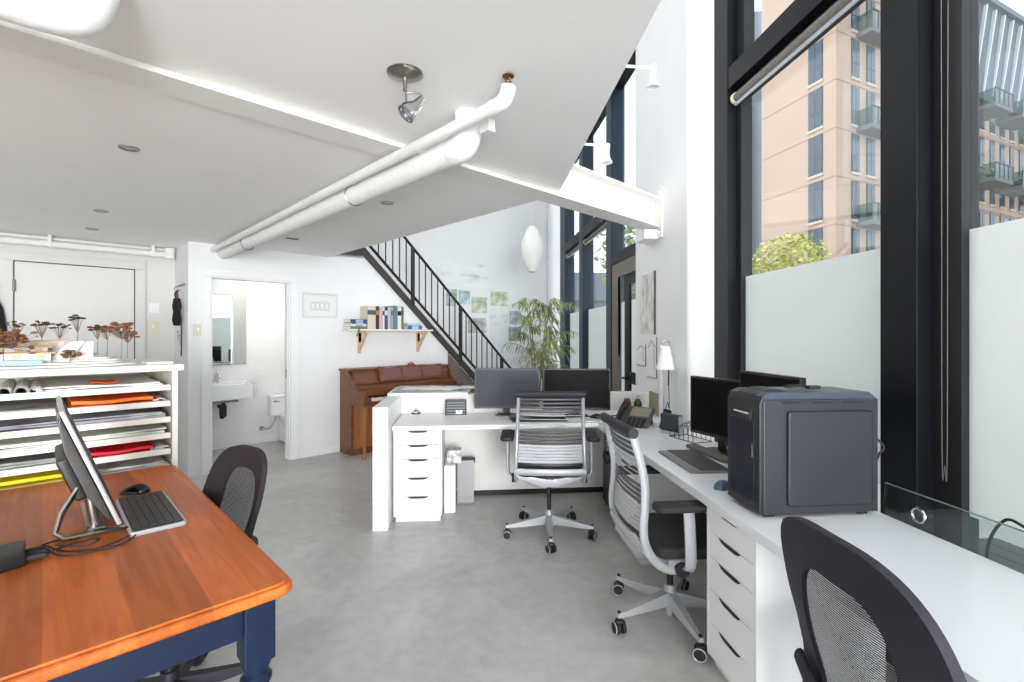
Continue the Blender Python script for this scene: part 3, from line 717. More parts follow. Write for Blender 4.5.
    for sx in (-1, 1):
        m = MB()
        x = sx*0.292
        m.tube(smoothpath([(sx*0.21, -0.08, z0-0.055), (sx*0.275, -0.08, z0-0.045), (x, -0.08, z0+0.0), (x, -0.085, z0+0.14), (x, -0.09, z0+0.215)], 4), 1.0, 10, flat=(0.013, 0.026), up=(0, 1, 0))
        ar = m.build('armrest_post', M['silver'], r)
        m = MB(); m.prism(rrect(x-0.046, -0.25, x+0.046, 0.04, 0.035, 5), 'z', z0+0.222, z0+0.252, 0.010, seg=3); m.build('armrest_pad', M['softblack'], r)
    return r
ch1 = slat_chair('grey slat-backed office chair seen from behind in front of the two monitors', 0.475, 0.942)
place(ch1, (0.265, 3.50, 0), R(-2))
ch2 = slat_chair('grey slat-backed office chair seen from the side at the long right worktop', 0.425, 0.0)
place(ch2, (0.835, 2.43, 0), R(-90+6))
m0 = [c for c in bpy.data.objects if c.parent == ch2]

# ---- black mesh task chairs
def mesh_chair(label, seat_z=0.46, back=(0.46, 0.5), fabric='meshfab', bordermat='navychair', arms=True, top_z=0.97, win_border=0.075, shape=2.6):
    r = thing('task_chair', label, 'chair')
    star_base(r, M['navychair'], M['navychair'], 0.31, 0.55, rim=False)
    m = MB(); m.cyl((0, 0, 0.17), (0, 0, seat_z-0.1), 0.022, seg=16); m.build('gas_lift', M['black'], r)
    m = MB(); m.prism(rrect(-0.24, -0.21, 0.24, 0.25, 0.1, 6), 'z', seat_z-0.05, seat_z+0.02, 0.025, seg=4); m.build('seat', M['chairfab'], r)
    m = MB(); m.box((-0.12, -0.12, seat_z-0.1), (0.12, 0.1, seat_z-0.05), 0.012); m.build('mechanism', M['black'], r)
    W_, Hh = back; zc = top_z - Hh/2
    def pt(u, v, off=0.0):          # u,v in -1..1 on the back shell
        x = u*W_/2; z = zc + v*Hh/2
        y = -0.235 - 0.06*((v+1)/2)**1.4 - 0.02*(1-v)*0 + 0.055*u*u*(0.5+0.5*(1-abs(v))) - 0.025*math.exp(-((v+0.35)/0.3)**2)*-1 + off
        return Vector((x, y, z))
    n = 64; e = 2.0/shape
    def outline(k, s):
        a = 2*math.pi*k/n; ca, sa = math.cos(a), math.sin(a)
        u = math.copysign(abs(ca)**e, ca)*(1 - 0.10*max(0, -sa))*s[0]; v = math.copysign(abs(sa)**e, sa)*s[1]
        return u, v
    bu, bv = 1 - win_border/(W_/2), 1 - win_border/(Hh/2)
    # rim: closed band between the outline and the window, with thickness
    vs, fs = [], []
    for k in range(n):
        for (s, off) in (((1, 1), 0.0), ((1.0, 1.0), 0.022), ((bu, bv), 0.016), ((bu, bv), 0.004), ):
            u, v = outline(k, s); vs.append(pt(u, v, off - 0.011))
    for k in range(n):
        l = (k+1) % n
        for q in range(4):
            q2 = (q+1) % 4; fs.append((k*4+q, l*4+q, l*4+q2, k*4+q2))
    m = MB(); m._add(vs, fs); m.build('back_frame', M[bordermat], r, ang=50)
    m = MB(); rings = 6; vs, fs = [], []
    for j in range(rings+1):
        for k in range(n):
            u, v = outline(k, (bu*(1-j/rings*0.999), bv*(1-j/rings*0.999))); vs.append(pt(u, v, 0.0))
    for j in range(rings):
        for k in range(n):
            l = (k+1) % n; fs.append((j*n+k, j*n+l, (j+1)*n+l, (j+1)*n+k))
    m._add(vs, fs); m.build('back_mesh', M[fabric], r)
    # spine and lumbar yoke behind the back
    m = MB()
    m.tube(smoothpath([(0, -0.02, seat_z-0.09), (0, -0.2, seat_z-0.07), (0, -0.275, seat_z+0.04), (0, -0.285, zc-Hh*0.22)], 5), 1.0, 10, flat=(0.032, 0.014), up=(0, 1, 0))
    m.tube([pt(u*0.92*(1-0.02), -0.42 + 0.10*u*u, -0.03) for u in [i/8*2-1 for i in range(9)]], 1.0, 10, flat=(0.022, 0.012), up=(0, 1, 0))
    m.build('back_support', M['navychair'], r)
    if arms:
        for sx in (-1, 1):
            x = sx*0.285
            m = MB(); m.tube(smoothpath([(sx*0.15, 0.0, seat_z-0.07), (sx*0.26, 0.0, seat_z-0.06), (x, 0.0, seat_z-0.03), (x, 0.0, seat_z+0.13)], 4), 1.0, 10, flat=(0.014, 0.026), up=(0, 1, 0)); m.build('armrest_post', M['black'], r)
            m = MB(); m.prism(rrect(x-0.038, -0.12, x+0.038, 0.13, 0.03, 5), 'z', seat_z+0.125, seat_z+0.15, 0.01, seg=3); m.build('armrest_pad', M['softblack'], r)
    return r
lc = mesh_chair('dark mesh task chair tucked behind the orange table', 0.45, (0.42, 0.50), 'meshfab2', 'blackfab', True, 0.945, 0.085, 3.2)
place(lc, (-1.27, 1.80, 0), R(146))
rc = mesh_chair('large dark mesh task chair close to the viewer at the white worktop', 0.46, (0.47, 0.60), 'meshfab', 'navychair', False, 1.0, 0.10, 3.3)
place(rc, (0.955, 1.03, 0), R(-90+3))

# ---- white desks and drawer units
def drawer_unit(label, w_=0.36, d_=0.555, h_=0.70, heights=(0.107, 0.107, 0.138, 0.142, 0.146)):
    """local: width along x, front faces -y at y=0"""
    r = thing('drawer_unit', label, 'drawers')
    m = MB(); m.box((0.012, 0.03, 0), (w_-0.012, d_-0.03, 0.05), 0.002); m.build('plinth', M['offwhite'], r)
    m = MB(); m.box((0, 0.0, 0.05), (0.018, d_, h_), 0.0015); m.box((w_-0.018, 0.0, 0.05), (w_, d_, h_), 0.0015); m.box((0.018, 0.03, h_-0.018), (w_-0.018, d_, h_)); m.box((0.018, 0.022, 0.05), (w_-0.018, d_, 0.06)); m.box((0.018, d_-0.01, 0.06), (w_-0.018, d_, h_-0.018)); m.build('carcass', M['white'], r)
    z = h_ - 0.006; tot = sum(heights); sc = (h_-0.058)/tot
    for hh in heights:
        hh *= sc
        m = MB(); m.box((0.02, 0.001, z-hh+0.0025), (w_-0.02, 0.019, z-0.0005), 0.0015); d_o = m.build('drawer', M['white'], r)
        c = w_/2; L = 0.078
        m = MB(); m.prism([(c-L, z-0.0006), (c-L*0.8, z-0.011), (c-L*0.5, z-0.0155), (c+L*0.5, z-0.0155), (c+L*0.8, z-0.011), (c+L, z-0.0006)], 'y', -0.0008, 0.012); m.build('grip_slot', M['black'], d_o, smooth=False)
        z -= hh
    return r
DZ = 0.735
u1 = drawer_unit('white five-drawer unit under the reception worktop'); place(u1, wp(-0.555, 3.70), AW)
u2 = drawer_unit('white five-drawer unit beneath the long right worktop below the computer tower', d_=0.50, h_=0.695); place(u2, wp(1.025, 2.005), AW - R(90))
u3 = drawer_unit('white drawer unit in the corner behind the side-on grey chair', w_=0.44, d_=0.5, h_=0.695); place(u3, wp(1.03, 3.33), AW - R(90))
# worktops
m = MB(); m.box((-0.56, 3.67, DZ-0.033), (1.60, 4.268, DZ), 0.002); tag(win(m.build('worktop', M['white'])), 'white reception worktop in front of the two monitors', 'desk')
m = MB(); m.box((1.0, -0.75, DZ-0.04), (1.575, 3.668, DZ), 0.002); tag(win(m.build('worktop', M['gloss_white'])), 'long glossy white worktop running along the windows', 'desk')
m = MB(); m.box((1.54, 1.9, 0.0), (1.56, 4.2, DZ-0.042)); m.box((1.03, -0.70, 0), (1.56, -0.68, DZ-0.042)); tag(win(m.build('modesty_panel', M['offwhite'], smooth=False)), 'off-white panel closing the back of the long worktop', 'panel')
# reception surround
CT = 0.892
rd = thing('reception_counter', 'white counter wall wrapping round the reception desk', 'counter', (0, 0, 0), AW)
m = MB(); m.box((-0.685, 3.575, 0), (-0.575, 4.40, CT), 0.002); m.build('side_panel', M['white'], rd)
m = MB(); m.box((-0.575, 4.27, 0.05), (NC, 4.40, CT), 0.002); m.build('back_panel', M['offwhite'], rd)
m = MB(); m.box((-0.575, 4.285, 0), (NC, 4.40, 0.05)); m.build('toe_kick', M['sash'], rd)
m = MB(); m.box((-0.69, 4.25, CT), (0.0, 4.78, CT+0.02), 0.003); m.build('counter_shelf', M['white'], rd)
gt = MB(); gt.box((-0.66, 4.30, CT+0.0215), (0.02, 4.80, CT+0.030), 0.001); tag(win(gt.build('glass_sheet', [M['edgeglass']])), 'green edged glass sheet lying on the reception counter', 'glass')
# glass strip standing behind the long worktop
gs = thing('glass_screen', 'clear glass strip standing behind the long white worktop', 'glass screen', (0, 0, 0), AW)
m = MB(); m.box((1.579, -0.7, DZ-0.02), (1.587, 1.71, 0.852)); m.build('pane', M['tableglass'], gs, smooth=False)
m = MB(); m.box((1.5785, -0.7, 0.852), (1.5875, 1.71, 0.8545)); m.build('polished_edge', M['edgeglass'], gs, smooth=False)
wg = 1.565
ring = [(1.574, wg + 0.024*math.cos(2*math.pi*k/28), 0.782 + 0.024*math.sin(2*math.pi*k/28)) for k in range(28)]
m = MB(); m.tube(ring, 0.0045, 8, closed=True); m.build('grommet_ring', M['chrome'], gs)

# ---- piano
pn = thing('upright_piano', 'walnut console piano against the back wall below the bookshelf', 'piano', gp(2.59, WALLP-0.02), AG)
PW = 1.46
for x in (0, PW-0.035):
    m = MB(); m.prism([(0, 0.03), (0, 0.985), (-0.20, 0.985), (-0.30, 0.93), (-0.30, 0.03)], 'x', x, x+0.035, 0.004); m.build('side_panel', M['pianowood'], pn)
    m = MB(); x2 = x if x == 0 else x-0.01
    prof = [(-0.285, 0.60), (-0.285, 0.90)] + [( -0.30-0.02*i, 0.90 - 0.10*math.sin(i/8*math.pi/2) ) for i in range(5)] + [(-0.42, 0.80), (-0.46, 0.765), (-0.52, 0.76), (-0.565, 0.775), (-0.60, 0.76), (-0.612, 0.72), (-0.60, 0.60)]
    m.prism(prof, 'x', x2, x2+0.045, 0.006); m.build('cheek', M['pianowood'], pn)
m = MB(); m.box((-0.012, -0.255, 0.985), (PW+0.012, 0.01, 1.010), 0.005); m.build('lid', M['pianowood'], pn)
m = MB(); m.box((0.035, -0.285, 0.07), (PW-0.035, -0.265, 0.60), 0.003); m.build('lower_panel', M['pianolight'], pn)
m = MB(); m.box((0.0, -0.29, 0.0), (PW, 0, 0.07), 0.004); m.build('plinth', M['pianowood'], pn)
m = MB(); m.box((0.035, -0.60, 0.60), (PW-0.035, -0.0, 0.655), 0.006); m.build('keybed', M['pianowood'], pn)
m = MB(); m.prism([(-0.235, 0.985), (-0.215, 0.985), (-0.28, 0.835), (-0.30, 0.835)], 'x', 0.035, PW-0.035); m.build('upper_panel', M['pianowood'], pn)
m = MB(); m.prism([(-0.27, 0.82), (-0.27, 0.845), (-0.405, 0.82), (-0.42, 0.80), (-0.42, 0.70), (-0.40, 0.70), (-0.40, 0.795)], 'x', 0.04, PW-0.04, 0.003); m.build('fallboard', M['pianowood'], pn)
m = MB(); m.box((0.10, -0.575, 0.655), (PW-0.10, -0.42, 0.685), 0.002); m.build('keyboard', M['ivory'], pn)
m = MB()
for i in range(51):
    if i % 7 in (2, 6): continue
    x = 0.12 + i*0.0243; m.box((x, -0.50, 0.685), (x+0.011, -0.42, 0.697), 0.001)
m.build('black_keys', M['black'], pn)
for x in (0.035, PW-0.10):
    m = MB(); m.box((x, -0.60, 0.655), (x+0.065, -0.42, 0.70), 0.004); m.build('key_block', M['pianowood'], pn)
for x in (0.04, PW-0.04):
    m = MB(); m.lathe([(0, 0), (0.018, 0), (0.020, 0.05), (0.021, 0.10), (0.034, 0.46), (0.030, 0.49), (0.038, 0.52), (0.038, 0.60), (0, 0.60)], (x, -0.55, 0), 16); m.build('leg', M['pianolight'], pn)
md = Matrix.Translation((0, -0.318, 0.84)) @ Matrix.Rotation(R(-17), 4, 'X')
def scallop(x0, x1, z1, amp):
    pts = [(x0, 0.0), (x1, 0.0), (x1, z1-0.04)]
    n = 24
    for i in range(n+1):
        t = 1-i/n; x = x0 + (x1-x0)*t
        z = z1 - 0.02 + amp*math.exp(-((t-0.5)/0.07)**2) + 0.012*math.cos(t*math.pi*6)
        pts.append((x, z))
    pts.append((x0, z1-0.04)); return pts
m = MB(); m.prism(scallop(0.36, 1.30, 0.205, 0.04), 'y', -0.012, 0.008, 0.004, mtx=md); m.build('music_desk', M['pianowood'], pn)
for x0, x1 in ((0.39, 0.66), (0.69, 0.95), (0.98, 1.27)):
    m = MB(); m.prism(rrect(x0, 0.03, x1, 0.165, 0.03, 4), 'y', -0.016, -0.011, 0.002, mtx=md); m.build('music_desk_panel', M['pianodesk'], pn)
m = MB()
for sx in (-1, 1):
    m.tube([md @ Vector((0.83 + sx*0.05*math.cos(a)*(1-a/8), -0.014, 0.19+0.035*math.sin(a))) for a in [i*0.35 for i in range(10)]], 0.007, 8)
m.build('crest', M['pianodesk'], pn)

# ---- stair
st = thing('staircase', 'black steel stair with thin balusters descending in front of the picture wall', 'staircase', (0, 0, 0), AG)
SP0, SP1 = WALLP+0.0, PICP-0.03
bt, bb = 2.90, 5.40
m = MB(); m.prism([(2.3, 2.44), (2.3, 2.60), (2.86, 2.60), (bt, zlow(bt)+0.145), (bb, zlow(bb)+0.145), (bb, max(0.0, zlow(bb)+0.03)), (bt, zlow(bt)+0.03), (2.80, 2.40), (2.3, 2.40)], 'y', SP0-0.03, SP0-0.002)
m.build('stringer', M['stringer'], st, smooth=False)
m = MB(); m.prism([(2.3, 2.44), (2.3, 2.60), (2.86, 2.60), (bt, zlow(bt)+0.155), (bb, zlow(bb)+0.155), (bb, max(0, zlow(bb))), (bt, zlow(bt)), (2.80, 2.40), (2.3, 2.40)], 'y', SP1-0.02, SP1)
m.build('stringer', M['stringer'], st, smooth=False)
nst = 13
for i in range(nst):
    b0 = 2.96 + 0.186/0.94*i; z = zlow(b0+0.2) + 0.135
    if z < 0.1: break
    m = MB(); m.box((b0-0.01, SP0+0.125, z-0.02), (b0+0.2, SP1-0.02, z), 0.002); m.build('tread', M['stringer'], st)
m = MB(); m.prism([(4.225, 0), (4.225, zlow(4.225)+0.02), (bb, zlow(bb)+0.02), (bb, 0)], 'y', SP0+0.0, SP0+0.04); m.build('under_stair_panel', M['understair'], st, smooth=False)
def rail(z_off, r_, name, b0, b1):
    m = MB(); m.tube([(b0, SP0-0.016, zlow(b0)+z_off), (b1, SP0-0.016, zlow(b1)+z_off)], 1.0, 4, flat=(r_, r_*1.2), up=(0, 1, 0)); return m.build(name, M['steelblack'], st, smooth=False)
rail(0.245, 0.021, 'bottom_rail', 2.85, 5.38)
rail(0.90, 0.022, 'handrail', 2.85, 5.48)
posts = [2.80, 3.62, 4.44, 5.27]
for b0 in posts:
    m = MB(); m.box((b0-0.02, SP0-0.036, max(0, zlow(b0)+0.10)), (b0+0.02, SP0+0.004, zlow(b0)+0.90)); m.build('newel_post', M['steelblack'], st, smooth=False)
for b0, b1 in zip(posts, posts[1:]):
    for k in range(1, 8):
        x = b0 + (b1-b0)*k/8
        m = MB(); m.box((x-0.006, SP0-0.022, zlow(x)+0.235), (x+0.006, SP0-0.010, zlow(x)+0.90)); m.build('baluster', M['steelblack'], st, smooth=False)
# ================================================================== ELECTRONICS AND DESK THINGS
def monitor(label, w_, h_, zbot, scr='screen', stand=True, depth=0.03, basew=0.2):
    """local: screen faces -y, centred on x, base at z=0"""
    r = thing('monitor', label, 'monitor')
    m = MB(); m.box((-w_/2, -0.012, zbot), (w_/2, depth-0.012, zbot+h_), 0.004); m.build('housing', M['black'], r)
    m = MB(); m.box((-w_/2+0.012, -0.0135, zbot+0.02), (w_/2-0.012, -0.0115, zbot+h_-0.012)); m.build('screen', M[scr], r, smooth=False)
    m = MB(); m.box((-w_*0.25, depth-0.012, zbot+h_*0.25), (w_*0.25, depth+0.02, zbot+h_*0.75), 0.01); m.build('rear_hump', M['black'], r)
    m = MB(); m.box((-0.028, depth-0.005, 0.012), (0.028, depth+0.012, zbot+h_*0.5), 0.005); m.build('stand_neck', M['black'], r)
    m = MB(); m.lathe([(0, 0), (basew/2, 0), (basew/2, 0.008), (basew/2-0.01, 0.012), (0, 0.012)], (0, 0.03, 0), 28, sq=0.8); m.build('stand_base', M['nickel'] if scr == 'screen' else M['black'], r)
    return r
def mid(x0, x1, Y): return ((x0+x1)/2-CX)/F*Y
mo1 = monitor('wide black monitor with bluish screen left of its twin on the reception desk', 0.545, 0.335, 0.065)
place(mo1, (mid(475, 539, 4.08), 4.08, DZ), AW + R(-2))
mo2 = monitor('wide black monitor right of its twin, next to the telephone end of the reception desk', 0.56, 0.345, 0.055, 'screen2')
place(mo2, (mid(543, 609, 4.08), 4.05, DZ), AW + R(-8))
mo3 = monitor('squarish black monitor facing the side-on chair on the long worktop', 0.41, 0.345, 0.085, 'screen2')
place(mo3, (1.19, 2.80, DZ), R(-66))
mo4 = monitor('black monitor half hidden behind the computer tower', 0.46, 0.29, 0.20, 'screen2')
place(mo4, wp(1.475, 2.26, DZ), AW + R(-88))

# computer tower
PX, PYW = 1.072, 1.70
tw = thing('computer_tower', 'big grey and black computer tower standing on the white worktop', 'computer', wp(PX, PYW, DZ), AW)
L_, D_, T_ = 0.474, 0.222, 0.452
m = MB(); m.box((0.016, 0, 0.012), (L_, D_, T_-0.012), 0.006); m.build('case', mat('gunmetal_case', (56, 56, 62), 0.42, 0.35), tw)
m = MB(); m.prism([(0, 0.02), (0.012, 0.012), (0.018, 0.012), (0.018, T_-0.03), (0.018, T_), (0.012, T_), (0.0, T_-0.03)], 'y', 0.0, D_, 0.004); m.build('front_bezel', M['black'], tw)
m = MB(); m.box((-0.004, 0.03, 0.05), (0.003, D_-0.03, T_-0.10), 0.002); m.build('front_door', mat('blue_black_gloss', (16, 18, 34), 0.35, spec=0.3), tw)
m = MB(); m.box((-0.005, 0.05, T_-0.092), (0.004, D_-0.05, T_-0.062), 0.002); m.build('drive_bay', M['black'], tw)
m = MB(); m.box((-0.007, 0.06, T_-0.075), (-0.003, D_-0.06, T_-0.068)); m.build('bay_trim', M['chrome'], tw)
m = MB(); m.box((-0.006, 0.035, 0.22), (-0.003, 0.04, 0.27)); m.build('power_light', M['chrome'], tw)
m = MB(); m.prism([(0.02, T_-0.014), (0.01, T_), (0.04, T_+0.012), (L_-0.03, T_+0.012), (L_, T_-0.014)], 'y', 0.004, D_-0.004, 0.004); m.build('top_cover', mat('blue_grey_top', (72, 78, 92), 0.35, 0.3), tw)
m = MB(); m.prism([(0.012, T_-0.004), (0.012, T_+0.004), (0.07, T_+0.020), (0.12, T_+0.020), (0.15, T_+0.012), (0.15, T_-0.004)], 'y', 0.05, D_-0.05, 0.004); m.build('control_hood', M['black'], tw)
m = MB(); m.prism(rrect(0.105, 0.045, L_-0.03, T_-0.055, 0.012), 'y', -0.012, 0.002, 0.009, seg=3); m.build('side_panel', mat('gunmetal_panel', (54, 54, 61), 0.45, 0.35), tw)
for x in (0.09, 0.21, 0.33):
    m = MB(); m.box((x, -0.002, T_-0.027), (x+0.075, 0.006, T_-0.020)); m.build('vent_slot', M['black'], tw, smooth=False)
for x in (0.05, L_-0.05):
    for y in (0.03, D_-0.03):
        m = MB(); m.box((x-0.02, y-0.015, 0), (x+0.02, y+0.015, 0.014), 0.003); m.build('foot', M['softblack'], tw)
cb = MB()
for i, (y, z0_, z1_) in enumerate(((0.05, 0.28, 0.20), (0.09, 0.12, 0.06), (0.13, 0.24, 0.1), (0.17, 0.10, 0.03))):
    cb.tube(smoothpath([(L_, y, z0_), (L_+0.045, y, z0_-0.01), (L_+0.058, y-0.01, (z0_+z1_)/2), (L_+0.04, y, z1_), (L_+0.022, y+0.04, 0.006)], 5), 0.0045, 8)
tag(place(cb.build('computer_cables', M['softblack']), wp(PX, PYW, DZ), AW), 'black cables dropping from the back of the computer tower', 'cable')
cl = MB(); cl.tube(smoothpath([(0.10, 0.09, 0.006), (0.14, 0.08, 0.012), (0.18, 0.10, 0.008), (0.20, 0.13, 0.006), (0.15, 0.14, 0.008), (0.11, 0.12, 0.006), (0.16, 0.09, 0.014)], 6), 0.004, 8)
cl.box((0.17, 0.06, 0), (0.22, 0.085, 0.014), 0.003)
tag(place(cl.build('card_reader', M['softblack']), wp(PX+0.07, PYW, DZ+T_+0.0175), AW), 'small black gadget and lead on top of the computer tower', 'gadget')

def keyboard(label, L, W, body, keys, cols=15, rows=6, h=0.012, wrist=0.0):
    """local: length along x, user side at -y"""
    r = thing('keyboard', label, 'keyboard')
    m = MB(); m.prism(rrect(-L/2, -W/2-wrist, L/2, W/2, 0.012), 'z', 0, h, 0.004); m.build('keyboard_body', M[body] if isinstance(body, str) else body, r)
    m = MB(); dx = (L-0.02)/cols; dy = (W-0.02)/rows
    for i in range(cols):
        for j in range(rows):
            if j == 0 and 4 <= i <= 9: continue
            x = -L/2+0.01+dx*i; y = -W/2+0.01+dy*j
            m.box((x+0.001, y+0.001, h-0.001), (x+dx-0.001, y+dy-0.001, h+0.004))
    m.box((-L/2+0.01+dx*4, -W/2+0.011, h-0.001), (-L/2+0.01+dx*10-0.001, -W/2+0.01+dy-0.001, h+0.004))
    m.build('keys', M[keys] if isinstance(keys, str) else keys, r, smooth=False)
    return r
def mouse(label, m_, loc, rot, s=1.0, group=None):
    k = MB(); t = bmesh.new(); bmesh.ops.create_uvsphere(t, u_segments=20, v_segments=12, radius=1.0)
    for v in t.verts:
        x, y, z = v.co; v.co = Vector((x*0.031*(1-0.15*y), y*0.055, max(0.0, z)*0.036*(1-0.25*y)))
    k.merge(t)
    return tag(place(k.build('computer_mouse', m_), loc, rot), label, 'mouse')
greykb = mat('grey_keyboard', (126, 124, 124), 0.5); greykey = mat('grey_keys', (74, 74, 76), 0.5)
k1 = keyboard('grey keyboard on the long worktop beside the computer tower', 0.44, 0.17, greykb, greykey, wrist=0.045);
place(k1, (0.99, 2.60, DZ), R(-86))
m = MB(); m.prism(rrect(-0.20, -0.04, 0.20, 0.04, 0.03), 'z', 0, 0.02, 0.008, seg=3); tag(place(m.build('wrist_rest', mat('brown_grey_rest', (100, 92, 88), 0.7)), (1.12, 2.76, DZ), R(-80)), 'long brown grey rest lying in front of the squarish monitor', 'wrist rest')
bm_ = mat('blue_grey_mouse', (72, 96, 120), 0.4)
mouse('blue grey mouse beside the front of the computer tower', bm_, px(724, 488, DZ), R(-60))
k2 = keyboard('black keyboard in front of the two monitors', 0.44, 0.135, 'black', 'softblack'); place(k2, (mid(512, 566, 3.85), 3.86, DZ), AW)
m = MB(); m.box((-0.028, -0.02, 0), (0.028, 0.02, 0.045), 0.004); tag(place(m.build('speaker_box', mat('navy_plastic', (40, 44, 62), 0.5)), px(513, 419.5, DZ), AW), 'small dark blue box left of the black keyboard', 'box')
m = MB(); m.box((-0.1, -0.075, 0), (0.1, 0.075, 0.004)); pad = tag(place(m.build('mouse_pad', brushy('green_white_pad', [(110, 176, 84), (222, 232, 216), (160, 204, 120)], 18)), px(598, 420, DZ), AW + R(-12)), 'green and white mouse pad near the telephone', 'mouse pad')
mouse('black mouse on the green mouse pad', M['black'], px(596, 418, DZ+0.004) + Vector((0, 0, 0)), R(60))
cbm = MB(); cbm.tube(smoothpath([(-0.12, 4.10, DZ+0.02), (0.1, 4.03, DZ+0.006), (0.35, 3.97, DZ+0.006), (0.6, 4.02, DZ+0.006), (0.85, 4.05, DZ+0.006), (1.02, 4.08, DZ+0.02)], 6), 0.005, 8)
tag(cbm.build('monitor_cable', M['black']), 'black cable trailing along the desk behind the keyboard', 'cable')
# reception bell
bl = thing('desk_bell', 'little chrome service bell on the white reception worktop', 'bell', px(416, 413.5, DZ))
m = MB(); m.lathe([(0, 0), (0.042, 0), (0.042, 0.006), (0, 0.008)], seg=24); m.build('bell_base', M['black'], bl)
m = MB(); m.lathe([(0.036, 0.01), (0.034, 0.022), (0.024, 0.034), (0.006, 0.04), (0, 0.04)], seg=24); m.build('bell_dome', M['chrome'], bl)
m = MB(); m.cyl((0, 0, 0.04), (0, 0, 0.052), 0.005, seg=10); m.build('bell_button', M['chrome'], bl)
# letter holder
lh = thing('letter_holder', 'black wire mesh letter holder standing against the counter wall', 'letter holder', px(456, 414.5, DZ), AW)
m = MB()
for x in (-0.085, 0.085): m.box((x-0.004, -0.03, 0), (x+0.004, 0.03, 0.008)); m.tube([(x, -0.02, 0.004), (x, -0.005, 0.125)], 0.004, 8)
m.box((-0.085, -0.03, 0), (0.085, 0.03, 0.006)); m.tube([(-0.085, -0.005, 0.125), (0.085, -0.005, 0.125)], 0.004, 8); m.build('wire_frame', M['black'], lh)
m = MB(); m.prism([(-0.02, 0.004), (-0.005, 0.125), (-0.002, 0.125), (-0.017, 0.004)], 'x', -0.082, 0.082); m.build('mesh_panel', stripes('dark_mesh_bands', (62, 62, 64), (128, 128, 130), 14.0, 'Z', 0.6, 0.5), lh, smooth=False)
m = MB(); m.box((0.0, -0.028, 0.008), (0.055, -0.022, 0.042)); tag(place(m.build('business_cards', brushy('card_print', [(90, 90, 92), (230, 230, 230), (240, 240, 240)], 40)), lh.location + Vector((0, 0, 0)), AW), 'pale business cards tucked in front of the letter holder', 'cards')
# papers on the counter glass
for i, (x, y, a, lab, mm) in enumerate(((398, 389.5, 10, 'white paper at the left end of the counter glass', 'paper'), (425, 389, -6, 'white brochure pile near the middle of the counter glass', 'paper'), (458, 387, 14, 'greenish print at the monitor end of the counter glass', None))):
    Z = CT+0.031; m = MB(); m.box((-0.105, -0.148, 0), (0.105, 0.148, 0.006 if i == 1 else 0.002))
    tag(place(m.build('brochure', M['paper'] if mm else brushy('teal_print', [(92, 130, 124), (214, 226, 222), (238, 240, 238)], 9)), wp((-0.45, -0.24, -0.06)[i], (4.53, 4.50, 4.58)[i], Z), AW + R(a) + R(75)), lab, 'paper')

# under the reception desk
m = MB(); m.box((-0.045, -0.16, 0), (0.045, 0.16, 0.375), 0.004); tag(place(m.build('storage_box', M['white']), px(448, 513, 0) + Vector((0, 0.16, 0)), AW), 'narrow white upright case under the reception desk beside the drawers', 'case')
tbx = MB(); tbx.box((-0.058, -0.055, 0), (0.058, 0.055, 0.105), 0.003)
tag(place(tbx.build('tissue_box', brushy('black_white_print', [(40, 40, 42), (200, 200, 200), (240, 240, 240)], 22)), px(448, 513, 0) + Vector((0.035, 0.12, 0.376)), AW), 'black and white patterned box on the narrow white case', 'box')
sb = thing('waste_bin', 'grey open bin with a dark top bar beside the narrow white case', 'bin', px(465, 503.5, 0) + Vector((0, 0.06, 0)), AW)
m = MB(); m.box((-0.07, -0.06, 0), (0.07, -0.052, 0.36), 0.002); m.box((-0.07, 0.052, 0), (0.07, 0.06, 0.36), 0.002); m.box((-0.07, -0.052, 0), (-0.062, 0.052, 0.36)); m.box((0.062, -0.052, 0), (0.07, 0.052, 0.36)); m.box((-0.07, -0.06, 0), (0.07, 0.06, 0.01)); m.build('bin_body', mat('mid_grey_metal', (158, 158, 158), 0.45, 0.3), sb)
m = MB(); m.box((-0.05, -0.066, 0.375), (0.08, -0.056, 0.387), 0.002); m.box((0.068, -0.066, 0.34), (0.078, -0.052, 0.387), 0.002); m.build('top_bar', M['sash'], sb)
bt2 = thing('tower_computer', 'black computer tower on the floor below the desk corner', 'computer', px(611, 519, 0) + Vector((0.125, 0.22, 0)), AW)
m = MB(); m.box((-0.09, -0.21, 0.01), (0.09, 0.21, 0.42), 0.006); m.build('case', M['black'], bt2)
m = MB(); m.box((-0.088, -0.216, 0.012), (0.088, -0.209, 0.418), 0.003); m.build('front_bezel', M['softblack'], bt2)
for x in (-0.07, 0.07): 
    m = MB(); m.box((x-0.015, -0.18, 0), (x+0.015, 0.18, 0.011)); m.build('foot', M['softblack'], bt2)

# telephone
tp = thing('telephone', 'black and silver desk telephone on a slanted stand in the desk corner', 'telephone', px(634, 425, DZ), R(-38)); tp.scale = (1.2, 1.2, 1.2)
tm = Matrix.Translation((0, 0, 0.02)) @ Matrix.Rotation(R(38), 4, 'X')
m = MB(); m.box((-0.11, -0.10, 0), (0.11, 0.11, 0.03), 0.008, mtx=tm); m.build('phone_body', mat('taupe_phone', (74, 70, 66), 0.45), tp)
m = MB(); m.box((-0.03, 0.02, 0.03), (0.095, 0.095, 0.034), 0.002, mtx=tm); m.build('display', mat('grey_display', (134, 124, 108), 0.3), tp)
m = MB()
for i in range(4):
    for j in range(5): m.box((-0.025+0.03*i, -0.088+0.02*j, 0.03), (-0.003+0.03*i, -0.075+0.02*j, 0.035), 0.001, mtx=tm)
m.build('buttons', M['softblack'], tp)
m = MB(); m.tube([tm @ Vector(q) for q in smoothpath([(-0.075, -0.10, 0.045), (-0.075, -0.07, 0.062), (-0.075, 0.0, 0.066), (-0.075, 0.08, 0.062), (-0.075, 0.115, 0.045)], 4)], 1.0, 10, flat=(0.025, 0.013)); m.build('handset', M['black'], tp)
